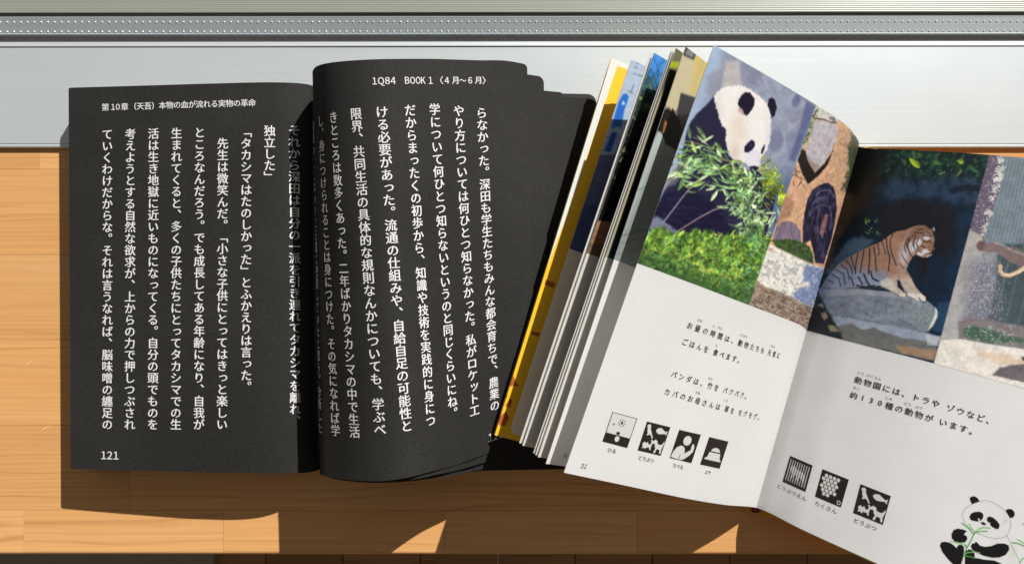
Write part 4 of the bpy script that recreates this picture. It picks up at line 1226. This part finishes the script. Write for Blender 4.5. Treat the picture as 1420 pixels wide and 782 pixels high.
    # tiger
    body = [(1139,398),(1143,390),(1152,378),(1163,366),(1176,357),(1190,350),(1205,342),(1222,335),(1234,326),(1243,321),(1256,319),(1264,315),(1272,312.5),(1281,312.5),(1290,318),(1295,314),(1297,319),(1294,324),(1296,332),(1294,342),(1291,352),(1286,357),(1278,357),(1272,351),(1266,356),(1261,364),(1257,374),(1263,384),(1270,398),(1277,406),(1284,412),(1284,418),(1277,418),(1268,414),(1258,410),(1253,402),(1248,390),(1244,388),(1245,398),(1252,404),(1258,408),(1254,412),(1244,409),(1236,406),(1232,398),(1222,396),(1205,398),(1185,399),(1165,400)]
    p.poly(body, (150,112,92), .6)
    ti = (np.abs(p.c[:, 0] - 150) < 6) & (np.abs(p.c[:, 1] - 112) < 6)
    p.mix(ti * sstep(1200, 1165, p.x) * .6, (92,92,108))
    p.mix(ti * sstep(368, 386, p.y + (1220 - p.x) * .12) * sstep(1240, 1222, p.x), (124,134,156))
    p.mix(ti * np.exp(-(((p.x - 1253) / 6.5) ** 2 + ((p.y - 356) / 16) ** 2)) * .9, (196,190,192))
    p.mix(ti * np.exp(-(((p.x - 1262) / 5) ** 2 + ((p.y - 342) / 13) ** 2)) * .9, (186,186,194))
    p.mix(ti * np.exp(-(((p.x - 1236) / 9) ** 2 + ((p.y - 335) / 10) ** 2)) * .6, (182,128,92))
    p.mix(ti * sstep(376, 390, p.y) * sstep(1228, 1236, p.x), (184,166,150))
    p.mix(ti * sstep(404, 410, p.y) * sstep(1234, 1240, p.x), (214,206,196))
    p.poly([(1221,390),(1232,384),(1240,392),(1244,404),(1232,402),(1222,398)], (190,182,172), 1.3, .9)
    sk = (34,34,50)
    for a, w in (([(1229,330),(1230,343),(1234,358),(1232,376)], 1.8), ([(1238,325),(1234,335),(1236,350),(1243,368)], 1.5), ([(1217,338),(1219,348),(1218,354)], 1.6), ([(1212,342),(1214,358),(1215,376)], 1.7),
                 ([(1206,344),(1206,360),(1204,380)], 1.9), ([(1198,347),(1196,360),(1193,378)], 1.7), ([(1190,351),(1187,364),(1186,380)], 1.6), ([(1180,356),(1183,366),(1185,374)], 1.5),
                 ([(1173,361),(1180,370),(1182,380)], 1.5), ([(1166,367),(1175,374),(1178,388)], 1.4), ([(1159,374),(1170,380),(1172,394)], 1.4), ([(1153,380),(1163,386),(1166,397)], 1.3), ([(1147,388),(1156,392)], 1.4),
                 ([(1198,380),(1202,390),(1206,396)], 2.6), ([(1207,376),(1210,386),(1218,390)], 2.6), ([(1190,384),(1196,394)], 2.2), ([(1180,384),(1184,396)], 2), ([(1250,352),(1254,360),(1259,366)], 1.2), ([(1248,366),(1253,372)], 1.2), ([(1188,396),(1200,398),(1212,396)], 2.4),
                 ([(1223,334),(1226,344),(1228,352)], 1.4)):
        p.line(a, w * .95, sk, .45, .92)
    # face
    p.poly([(1262,322),(1270,314),(1284,313),(1290,320),(1282,324),(1270,328),(1262,336),(1258,346),(1254,338)], (128,92,72), 1.5, .9)
    for (x, y, rx, ry, a) in ((1274,336,4,5,20),(1285,330,4.5,3.2,-10),(1284,349,5,4,10),(1268,344,3,5,15),(1276,352,5,3,0)): p.ell(x, y, rx, ry, a, (202,204,212), 1, .85)
    p.ell(1290, 341, 4, 7, 12, (134,100,76), 1.2, .9)
    for a, w in (([(1270,328),(1266,336),(1268,344)], 1.3), ([(1274,330),(1271,338),(1274,345)], 1.1), ([(1280,326),(1288,328),(1293,327)], 1.3), ([(1280,334),(1286,336),(1290,333)], 1.5), ([(1262,330),(1258,340),(1262,352),(1266,358)], 1.5),
                 ([(1278,341),(1283,344)], 1.4), ([(1283,352),(1290,351)], 1.2), ([(1272,319),(1280,318)], 1.2), ([(1268,322),(1276,323)], 1.1), ([(1292,350),(1293,354)], 1.5)):
        p.line(a, w, (24,24,36), .4, .92)
    p.poly([(1291,317),(1296,313.5),(1297,321),(1293,324)], (52,52,60), .6, .9); p.ell(1295, 318, 1.4, 2.2, 0, (190,194,200), .5, .8)
    p.line([(1274,413),(1278,418),(1283,419)], 1.6, (40,42,56), .6, .8); p.line([(1246,384),(1250,396),(1258,406)], 1.4, (84,84,104), 1, .7)
    p.line([(1199,399),(1225,399),(1246,409)], 1.8, (78,70,72), 1, .6)
    p.line([(1297,320),(1298,333),(1295,345),(1292,354)], 1.0, (30,40,54), .5, .8)
    p.ell(1291, 336, 1.3, 1.0, 0, (20,20,26), .4, .95); p.ell(1294.5, 345, 1.6, 1.3, 0, (150,96,90), .5, .9)
    for a, w in (([(1286,322),(1290,325)], 1.0), ([(1276,324),(1283,322)], .9), ([(1266,340),(1271,350)], 1.0), ([(1272,346),(1278,351)], .9), ([(1264,328),(1270,324)], .9), ([(1259,330),(1254,342),(1256,350)], 1.1)):
        p.line(a, w, (26,26,38), .4, .85)
    p.line([(1286,356),(1292,353)], 1.2, (215,214,212), .5, .8)
    # ---- elephant picture right of the join
    el = sstep(-0.5, 0.5, p.x - (1372 - (p.y - 215) * 0.266))
    save = p.c.copy()
    p.fill((118,132,142))
    ph = (p.x + (p.y - 220) * 0.24) / 5.2
    p.mix((0.5 + 0.5 * np.sin(ph * 2 * np.pi)) ** 2 * 0.45, (78,94,106))
    p.poly([(1385,338),(1425,338),(1620,338),(1600,480),(1370,460),(1378,400)], (58,74,80), 3, .95)
    for x in (1392, 1404, 1420, 1438, 1460, 1485): p.line([(x,340),(x - 26,450)], 2.4, (92,110,116), 1.5, .6)
    p.poly([(1372,208),(1388,208),(1389,235),(1384,270),(1372,305),(1363,330),(1340,330)], (96,84,104), 2, .95)
    sp = p.noise(1.3, 1.3, seed=90, o=2)
    cl = sstep(26, 6, np.abs(p.x - (1374 - (p.y - 215) * .16)))
    p.mix(cl * sstep(.66, .72, sp) * sstep(345, 320, p.y) * .7, (186,184,190))
    for (x, y, rx, ry) in ((1386,236,5,9),(1385,248,5,5),(1381,262,3,5),(1376,276,4,4),(1370,295,5,4),(1388,222,4,4),(1364,320,2,12)): p.ell(x, y, rx, ry, 20, (214,212,204), 1, .85, rag=7, rs=2.2)
    p.poly([(1344,318),(1366,330),(1364,345),(1352,395),(1336,432),(1328,472),(1280,470)], (170,166,160), 3, .95, rag=1)
    p.poly([(1340,340),(1380,345),(1382,370),(1374,410),(1352,450),(1332,470),(1300,470)], (160,158,160), 5, .6, rag=4)
    cl2 = sstep(40, 8, np.abs(p.x - 1362)) * sstep(350, 372, p.y) * sstep(462, 440, p.y)
    p.mix(cl2 * .6, (88,86,104)); p.mix(cl2 * sstep(.62, .7, p.noise(0.9, 0.9, seed=92, o=2)) * .75, (200,200,204))
    p.mix(sstep(.70, .76, p.noise(1.2, 1.2, seed=97, o=2)) * sstep(1325, 1350, p.x) * sstep(350, 370, p.y) * sstep(1420, 1390, p.x) * .45, (186,190,194))
    p.poly([(1328,446),(1350,440),(1420,452),(1620,470),(1620,500),(1420,482),(1330,472)], (120,110,112), 2, .95, rag=1)
    p.poly([(1334,456),(1350,450),(1376,458),(1400,466),(1420,470),(1450,478),(1400,474),(1370,476),(1338,466)], (64,92,74), 1.6, .9, rag=2.4, rs=3)
    p.mix(sstep(.58, .66, p.noise(4, 1.2, ang=.3, seed=95)) * sstep(448, 454, p.y) * sstep(480, 474, p.y) * sstep(1332, 1338, p.x) * sstep(1420, 1395, p.x) * .8, (170,186,176))
    p.poly([(1280,472),(1310,471),(1332,470),(1370,477),(1420,484),(1640,510),(1640,640),(1250,520)], (214,208,198), 1.2)
    p.poly([(1352,486),(1400,492),(1430,506),(1420,512),(1372,500),(1356,494)], (206,182,156), 4, .8, rag=4, rs=6)
    p.poly([(1376,520),(1386,510),(1405,506),(1430,504),(1460,500),(1500,560),(1420,530)], (96,90,96), 1.5, .95, rag=1)
    p.poly([(1416,495),(1440,490),(1440,505),(1418,500)], (86,58,54), 1, .9)
    tr = [(1361,341),(1370,344),(1380,342),(1392,349),(1404,358),(1422,364),(1460,372)]
    p.line(tr, 13, (122,104,104), 1.5, .98); p.line([(1404,352),(1422,362),(1460,374)], 20, (118,100,98), 1.5, .98)
    p.line([(1378,336),(1392,340),(1404,348),(1424,354)], 2, (188,176,172), 1.5, .6)
    p.ell(1360, 341, 6, 7, 0, (108,82,84), 1.2, .95); p.line([(1364,330),(1365,338)], 2.2, (90,80,70), .6, .9)
    p.line([(1387,369),(1387,376),(1391,381),(1400,382),(1412,377),(1424,369),(1450,352)], 5.5, (206,172,138), .8, .98); p.line([(1389,377),(1394,381),(1404,381),(1420,374)], 2, (232,204,176), .8, .8)
    p.c = save * (1 - el[:, None]) + p.c * el[:, None]
    p.c *= (1 + (p.noise(9, 8, seed=111) - 0.5) * 0.22 + (p.noise(2.0, 2.0, seed=112, o=3) - 0.5) * 0.15)[:, None]
    p.blur(0.5); p.tone(0.9, 1.02, 90)
    p.c *= (1 + (p.noise(1.6, 1.6, seed=71, o=2) - 0.5) * 0.08)[:, None]
p = Paint(s33, 0.0, 1.0, 0.0, VP, 0.22)
page33(p)
p.build('photo_print', p33, 0.95)

# --- drawn panda at the foot of page 33 (a plain animal drawing)
def drawn(p):
    paper = (206,204,200)
    p.fill(paper)
    k = (26,24,24)
    X = lambda pts: [(1290 + a / 6.985, 670 + b / 6.985) for a, b in pts]
    gl = (128,130,124)
    p.mix(sstep(.5, .7, p.noise(5, 5, seed=3)) * np.exp(-(((p.x - 1392) / 8) ** 2 + ((p.y - 728) / 12) ** 2)) * .8, (180,180,168))
    p.mix(np.exp(-(((p.x - 1404) / 7) ** 2 + ((p.y - 765) / 16) ** 2)) * .5, (184,184,172))
    head = X([(310,320),(315,280),(345,235),(400,200),(470,175),(540,163),(600,178),(660,212),(715,250),(755,300),(775,350),(780,410),(765,460),(745,500),(705,525),(640,532),(560,520),(480,490),(400,445),(345,395)])
    p.line(head + head[:1], .75, gl, .35, .9)
    p.line(X([(745,505),(775,580),(820,660),(850,720),(870,785)]), .75, gl, .35, .9)
    for q in ([(385,165),(383,140),(400,125),(430,123),(455,138),(475,165),(470,176),(440,185),(405,200)], [(730,262),(750,245),(790,248),(815,275),(818,305),(800,330),(775,333),(750,300)],
              [(380,320),(395,290),(430,275),(480,272),(510,290),(515,320),(500,350),(460,368),(410,360),(385,345)], [(555,325),(575,318),(610,330),(650,365),(672,400),(665,435),(640,442),(600,420),(565,385),(547,350)],
              [(488,375),(515,372),(535,385),(540,400),(515,403),(495,390)],
              [(205,490),(225,450),(265,435),(320,445),(355,460),(335,480),(325,492),(355,510),(358,540),(335,570),(290,572),(235,560),(208,530)],
              [(92,600),(105,570),(140,562),(190,572),(225,595),(255,625),(270,595),(300,590),(325,610),(328,660),(315,730),(295,790),(230,790),(170,730),(115,660)],
              [(392,605),(405,580),(430,578),(437,563),(455,570),(480,600),(530,612),(590,605),(650,580),(720,580),(760,600),(765,640),(730,690),(670,715),(600,718),(520,700),(450,670),(405,640)],
              [(335,700),(345,655),(375,635),(405,645),(430,680),(430,715),(520,735),(620,745),(690,775),(700,800),(335,800)]):
        p.poly(X(q), k, .45)
    for a in ((470,347),(572,385)): p.ell(1290 + a[0] / 6.985, 670 + a[1] / 6.985, 1.3, 1.3, 0, (230,230,230), .4)
    g1, g2 = (86,138,74), (120,168,104)
    p.line(X([(430,470),(400,540),(355,620),(325,700)]), 1.7, g1, .4); 
    for a, w, c in (([(430,470),(400,430),(375,392)], 1.6, g2), ([(420,490),(370,430),(305,382)], 1.7, g1), ([(430,480),(470,440),(520,425),(575,432)], 2.0, g2), ([(435,478),(490,462),(550,462)], 1.6, g1),
                    ([(350,625),(320,585),(270,575),(200,558)], 1.6, g2), ([(330,690),(360,668),(420,662),(480,672)], 1.6, g2), ([(330,700),(380,706),(450,724)], 1.6, g1), ([(355,620),(340,590)], 1.4, g1),
                    ([(790,572),(850,580),(910,605),(960,640)], 1.7, g1), ([(845,542),(900,572),(960,605)], 1.8, g2), ([(870,765),(890,730),(930,712)], 2.0, g2), ([(895,390),(930,400)], 1.5, gl)):
        p.line(X(a), w, c, .5, .95)
c0_, c1_ = s33.inv(1296, 676), s33.inv(1440, 700)
c2_ = s33.inv(1296, 800)
p = Paint(s33, min(c0_[0], c2_[0]) - .02, min(0.99, c1_[0] + 0.06), min(c0_[1], c1_[1]) - 0.005, 0.998, 0.16)
drawn(p)
base = (206,204,200)
o = p.build('panda_drawing', p33, 1.0, off=0.02, mat=M_printt, blank=base)
# where nothing is drawn the layer takes the paper's own colour
a = o.data.color_attributes['print']
c = np.c_[np.clip(lin(p.c) / lin(base) * np.array([0.90, 0.90, 0.89]), .004, .9), np.ones(len(p.c))]
a.data.foreach_set('color', c.astype(np.float32).ravel())

# --- lettering of page 32
ink = Ink(s32, 0.10); e = 2.5; bd = 0.02
def flat(i, text, p0, p1, slots, e=e): i.run(text, p0, p1, e, False, slots, bd)
flat(ink, 'お昼の時間は、動物たちも元気に', (956.5,451.3), (1079.6,492.6), [0,1,2,3,4,5,6,7,8,9,10,11,12.4,13.4,14.4])
flat(ink, 'ごはんを食べます。', (949.6,473.9), (1026,499.5), [0,1,2,3,4.4,5.4,6.4,7.4,8.4])
flat(ink, 'パンダは、竹をパクパク。', (934.5,519), (1036,549.3), [0,1,2,3,4,5,6,7.4,8.4,9.4,10.4,11.4])
flat(ink, 'カバのお母さんは草をモグモグ。', (925.2,543), (1053.5,578.3), [0,1,2,3,4,5,6,7,8.4,9.4,10.8,11.8,12.8,13.8,14.8])
for t, c in (('ひる',(970.4,444.3)),('じ',(990,452)),('かん',(998.7,454.6)),('どうぶつ',(1031,465.3)),('げんき',(1071.5,480)),('た',(993.7,479)),('たけ',(985,524.7)),('かあ',(967.8,544.4)),('くさ',(1006.6,555))):
    ink.word(t, c, 1.1, bold=0.006)
ink.build('body_text', M_ink_k, p32, kind='stuff')
ink = Ink(s32, 0.10)
for t, c in (('ひる',(848.3,624.4)),('どうぶつ',(896.3,636.3)),('たべる',(940.2,646)),('エサ',(981.5,654.5))): ink.word(t, c, 1.7, bold=0.008)
ink.build('caption', M_ink_k, p32, kind='stuff')
ink = Ink(s32, 0.10)
ink.latin('32', (809.5,645.8), 2.0)
ink.build('page_number', M_ink_k, p32, kind='stuff')
ink = Ink(fan_s[6], 0.1); ink.latin('30', (783.8,631.3), 1.9); ink.build('page_number', M_ink_k, fan_o[6])
ink = Ink(s33, 0.10)
flat(ink, '動物園には、トラやゾウなど、', (1190.4,527), (1373.5,583.5), [0,1,2,3,4,5,6,7,8,9.5,10.5,11.5,12.5,13.5], 2.75)
flat(ink, '約130種の動物がいます。', (1184,548), (1350,598.5), [0,.95,1.85,2.75,3.7,4.7,5.7,6.7,7.7,9.1,10.1,11.1,12.1], 2.75)
for t, c in (('どう',(1193.7,517.3)),('ぶつ',(1205.8,520.8)),('えん',(1217.7,524.5)),('やく',(1187.5,538.3)),('しゅ',(1233,552)),('どう',(1258.8,560)),('ぶつ',(1274,564.6))): ink.word(t, c, 1.25)
ink.build('body_text', M_ink_k, p33, kind='stuff')
ink = Ink(s33, 0.10)
for t, c in (('どうぶつえん',(1098,682)),('たくさん',(1145.5,703)),('どうぶつ',(1200,726.5))): ink.word(t, c, 1.95)
ink.build('caption', M_ink_k, p33, kind='stuff')

# --- pictograms: a dark square with light figures on it
def pictogram(s, leaf, quad, light, dark_on_light=None, frame=None):
    C = [s.inv(*q) for q in quad]; n = 72
    X, Y = np.meshgrid(np.linspace(0, 1, n), np.linspace(0, 1, n), indexing='ij'); X = X.ravel(); Y = Y.ravel()
    p = object.__new__(Paint); p.s, p.nu, p.nv = s, n, n
    uv = [(C[0][i] * (1 - X) + C[1][i] * X) * (1 - Y) + (C[3][i] * (1 - X) + C[2][i] * X) * Y for i in (0, 1)]
    p.U, p.V = uv; p.x, p.y = X * 100, Y * 100; p.c = np.zeros((n * n, 3)); p.fill((52, 44, 42))
    for q in light: p.poly([(a * 100, b * 100) for a, b in q], (228, 228, 224), 0.9)
    for q in dark_on_light or []: p.poly([(a * 100, b * 100) for a, b in q], (52, 44, 42), 0.9)
    return p.build('pictogram', leaf, 1.0, mat=M_printt, off=0.06)
def circ(cx, cy, r, n=14, ry=None): return [(cx + r * math.cos(a), cy + (ry or r) * math.sin(a)) for a in np.linspace(0, 2 * math.pi, n, endpoint=False)]
bird = [(.10,.08),(.17,.06),(.22,.11),(.23,.20),(.36,.38),(.44,.50),(.40,.52),(.32,.42),(.24,.40),(.20,.45),(.14,.42),(.18,.38),(.13,.30),(.11,.20),(.06,.14)]
fish = [(.46,.20),(.54,.12),(.66,.10),(.78,.16),(.88,.20),(.95,.14),(.94,.24),(.96,.32),(.86,.26),(.74,.30),(.60,.32),(.50,.27)]
cat = [(.14,.82),(.10,.74),(.16,.66),(.24,.70),(.30,.64),(.34,.72),(.42,.72),(.44,.62),(.38,.56),(.46,.55),(.50,.64),(.48,.78),(.50,.90),(.45,.90),(.42,.83),(.30,.84),(.26,.92),(.22,.86),(.12,.90)]
dog = [(.48,.60),(.56,.52),(.66,.54),(.70,.64),(.84,.66),(.92,.60),(.95,.50),(.98,.56),(.96,.68),(.94,.78),(.96,.94),(.90,.95),(.86,.82),(.74,.82),(.72,.96),(.64,.96),(.68,.80),(.62,.74),(.60,.66),(.50,.67)]
person_ = [(.02,.96),(.06,.74),(.16,.58),(.30,.50),(.44,.52),(.52,.62),(.54,.74),(.72,.62),(.76,.50),(.74,.40),(.82,.36),(.90,.46),(.90,.62),(.78,.78),(.60,.94),(.48,.985),(.36,.985)]
hat = [(.30,.46),(.36,.38),(.46,.33),(.60,.33),(.72,.38),(.78,.46)]
hat2 = [(.28,.50),(.78,.52),(.84,.70),(.92,.76),(.92,.80),(.12,.76),(.12,.72),(.22,.68)]
hat2 = [(.24,.50),(.80,.50),(.84,.68),(.93,.74),(.93,.78),(.10,.78),(.10,.74),(.20,.68)]
hat = [(.28,.46),(.34,.37),(.44,.32),(.60,.32),(.70,.37),(.76,.46)]
sun_c = (.48, .27)
rays = []
for a in np.linspace(0, 2 * math.pi, 8, endpoint=False):
    c_, s_ = math.cos(a), math.sin(a)
    rays.append([(sun_c[0] + c_ * .09 - s_ * .012, sun_c[1] + s_ * .075 + c_ * .01), (sun_c[0] + c_ * .15 - s_ * .012, sun_c[1] + s_ * .125 + c_ * .01),
                 (sun_c[0] + c_ * .15 + s_ * .012, sun_c[1] + s_ * .125 - c_ * .01), (sun_c[0] + c_ * .09 + s_ * .012, sun_c[1] + s_ * .075 - c_ * .01)])
pictogram(s32, p32, [(849.2,570.6),(883.7,580),(869.6,620.8),(835.2,611.7)], [[(.025,.02),(.975,.02),(.975,.685),(.025,.685)], circ(.5,.80,.09,ry=.10)],
          [circ(*sun_c, .045)] + rays + [[(.16,.38),(.24,.32),(.20,.42)], circ(.47,.62,.075,ry=.05), [(.42,.68),(.56,.68),(.50,.72)], [(.485,.62),(.515,.62),(.51,.72),(.49,.72)]])
pictogram(s32, p32, [(897.2,584),(929.6,592),(916,631.5),(884,624)], [bird, fish, cat, dog])
pictogram(s32, p32, [(941.8,595.5),(971.8,602.3),(958.7,641.7),(928.5,634.4)], [circ(.50,.30,.18,ry=.17), person_], [[(.38,.80),(.40,.80),(.39,.98),(.37,.98)], [(.70,.42),(.76,.40),(.77,.60),(.73,.60)]])
pictogram(s32, p32, [(983.4,605.4),(1010,611.8),(997.7,649.4),(970.7,643.4)], [hat, hat2])
bars = [[(x, .10), (x + .035, .10), (x + .035, .90), (x, .90)] for x in np.linspace(.08, .88, 9)]
beast = [(.16,.40),(.20,.30),(.32,.28),(.42,.36),(.62,.38),(.78,.42),(.84,.52),(.86,.74),(.78,.74),(.74,.62),(.62,.62),(.60,.76),(.52,.76),(.50,.60),(.38,.60),(.36,.74),(.28,.74),(.28,.56),(.18,.52)]
pictogram(s33, p33, [(1095.8,631.6),(1127,645),(1116.9,681.5),(1085.3,667.4)], bars + [beast], [[(x + .05, .2), (x + .075, .2), (x + .075, .8), (x + .05, .8)] for x in np.linspace(.08, .78, 8)])
dots_ = [circ(.13 + .15 * i + (.0 if j % 2 else .075), .16 + .125 * j, .068, 12) for j in range(6) for i in range(4) if not (j == 5 and i == 3) and not (j == 5 and i == 0)]
ring = circ(.88, .88, .075, 16)
pictogram(s33, p33, [(1140.6,650),(1177.2,664.5),(1166,703),(1130.2,688)], dots_ + [ring], [circ(.88,.88,.045,12)])
pictogram(s33, p33, [(1193.3,670.7),(1235.4,687.3),(1224.2,727.2),(1183,710.6)], [bird, fish, cat, dog])


bpy.data.objects.remove(font_obj)
